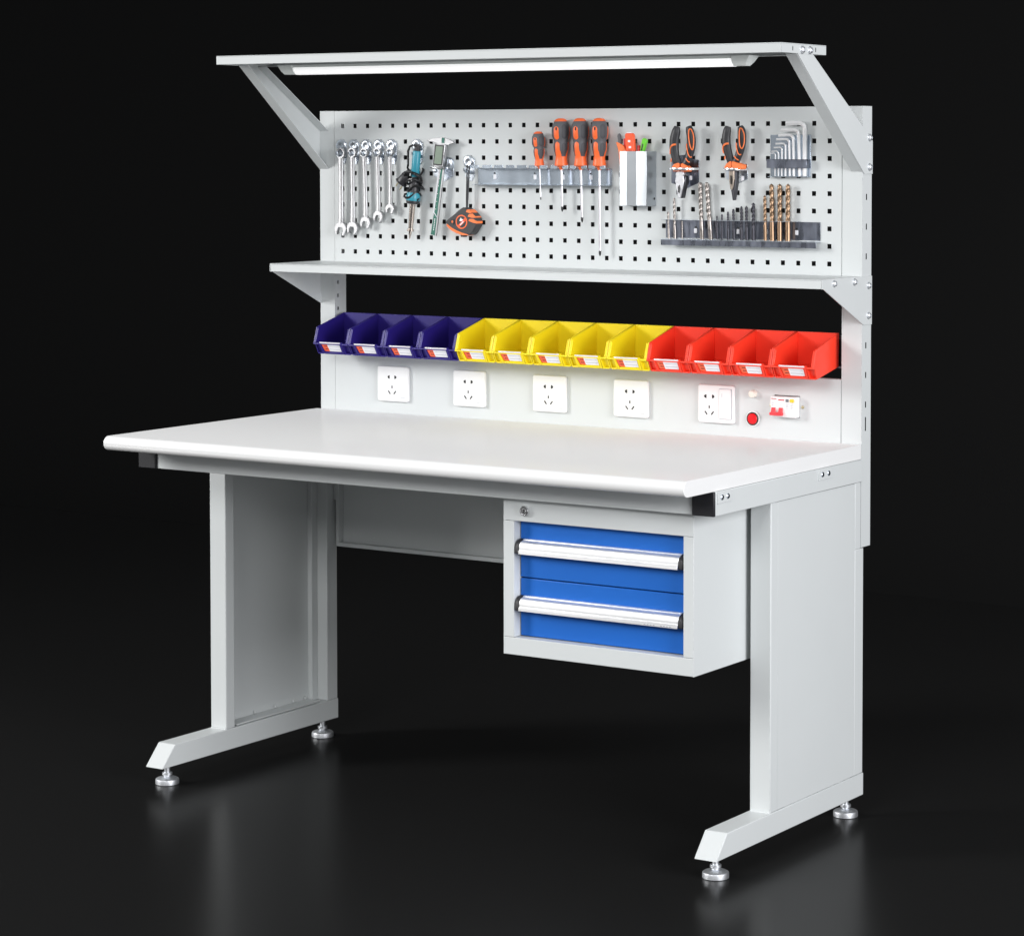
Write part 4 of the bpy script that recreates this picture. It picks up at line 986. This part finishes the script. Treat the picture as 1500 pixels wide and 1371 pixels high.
# pierced upper ledge: two strips joined between the bits
m = MB(); m.box(0.9180, 1.2600, -0.0212, -0.0200, 1.2860, 1.2868); m.box(0.9180, 1.2600, -0.0060, -0.0012, 1.2860, 1.2868)
for xx in (0.9195, 0.9580, 0.9900, 1.0480, 1.0900, 1.1400, 1.2050, 1.2560): m.box(xx-0.002, xx+0.002, -0.0199, -0.0061, 1.2860, 1.2868)
m.build('ledge', 'zinc', t)
def drill(xt_, zt2, xb, D, mt, kind, label):
    R = D/2*(1.35 if kind == 'black' else 1.0); zb_ = 1.2442; n = 16; y = -0.0130
    L = zt2-zb_; N = max(16, int(L/0.0018))
    m = MB(); rings = []; fl0 = {'masonry': .38, 'bronze': .36, 'black': .36, 'steel': .30}[kind]
    pitch = D*{'masonry': 2.6, 'bronze': 3.0, 'black': 3.2, 'steel': 3.4}[kind]
    for i in range(N+1):
        f = i/N; z = zb_+L*f; x = xb+(xt_-xb)*f
        ring = []
        tip = min(1.0, (1-f)*L/(R*0.9)) if kind != 'masonry' else min(1.0, 0.55+(1-f)*L/(R*1.2))
        for k in range(n):
            a = 2*PI*k/n; r = R
            if f > fl0:
                ph = (a-2*PI*(z-zb_)/pitch)
                depth = 0.42 if kind != 'masonry' else 0.36
                r = R*(1-depth*max(0, math.cos(2*ph))**1.2)
            elif kind == 'masonry':
                r = R*0.94 if f > 0.16 else R*(0.98 if (abs(math.sin(a)) < .8) else 0.72)
            r *= tip
            ring.append(m.bm.verts.new((x+r*math.cos(a), y+r*math.sin(a), z)))
        rings.append(ring)
    for p, q in zip(rings, rings[1:]):
        for k in range(n): m.face([p[k], p[(k+1) % n], q[(k+1) % n], q[k]])
    m.face(rings[0][::-1]); m.face(rings[-1])
    single('drill_bit', (xb, y, zb_), m, mt, label, 'drill bit', 'drill bits in the zinc rack', angle=50)
for a in (
    (0.9307, 1.3049, 0.9325, .0050, 'bitsteel', 'steel', 'short steel drill bit at the left end of the rack'),
    (0.9463, 1.3362, 0.9486, .0062, 'bitsteel', 'steel', 'slim steel drill bit, second from the left end'),
    (0.9671, 1.2850, 0.9678, .0030, 'bitsteel', 'steel', 'tiny steel drill bit hidden below the rack edge'),
    (1.0134, 1.3705, 1.0186, .0098, 'bitsteel', 'masonry', 'tall grey masonry bit, left one of the leaning pair'),
    (1.0306, 1.3706, 1.0411, .0104, 'bitsteel', 'masonry', 'tall grey masonry bit, right one of the leaning pair'),
    (1.0567, 1.2972, 1.0580, .0028, 'bitblack', 'black', 'thinnest and shortest black drill bit'),
    (1.0695, 1.3012, 1.0696, .0034, 'bitblack', 'black', 'second shortest black drill bit'),
    (1.0848, 1.3069, 1.0855, .0040, 'bitblack', 'black', 'third shortest black drill bit'),
    (1.0983, 1.3129, 1.0999, .0044, 'bitblack', 'black', 'middle black drill bit of the seven'),
    (1.1187, 1.3191, 1.1192, .0048, 'bitblack', 'black', 'black drill bit, third from the tallest black one'),
    (1.1313, 1.3200, 1.1324, .0050, 'bitblack', 'black', 'black drill bit next to the tallest black one'),
    (1.1487, 1.3272, 1.1490, .0058, 'bitblack', 'black', 'tallest black drill bit, right end of the black row'),
    (1.1774, 1.3435, 1.1792, .0076, 'bitbronze', 'bronze', 'shorter bronze drill bit left of the three tall ones'),
    (1.1941, 1.3693, 1.1965, .0104, 'bitbronze', 'bronze', 'left one of the three tall bronze drill bits'),
    (1.2144, 1.3694, 1.2149, .0108, 'bitbronze', 'bronze', 'middle one of the three tall bronze drill bits'),
    (1.2347, 1.3696, 1.2351, .0108, 'bitbronze', 'bronze', 'right one of the three tall bronze drill bits')):
    drill(*a)
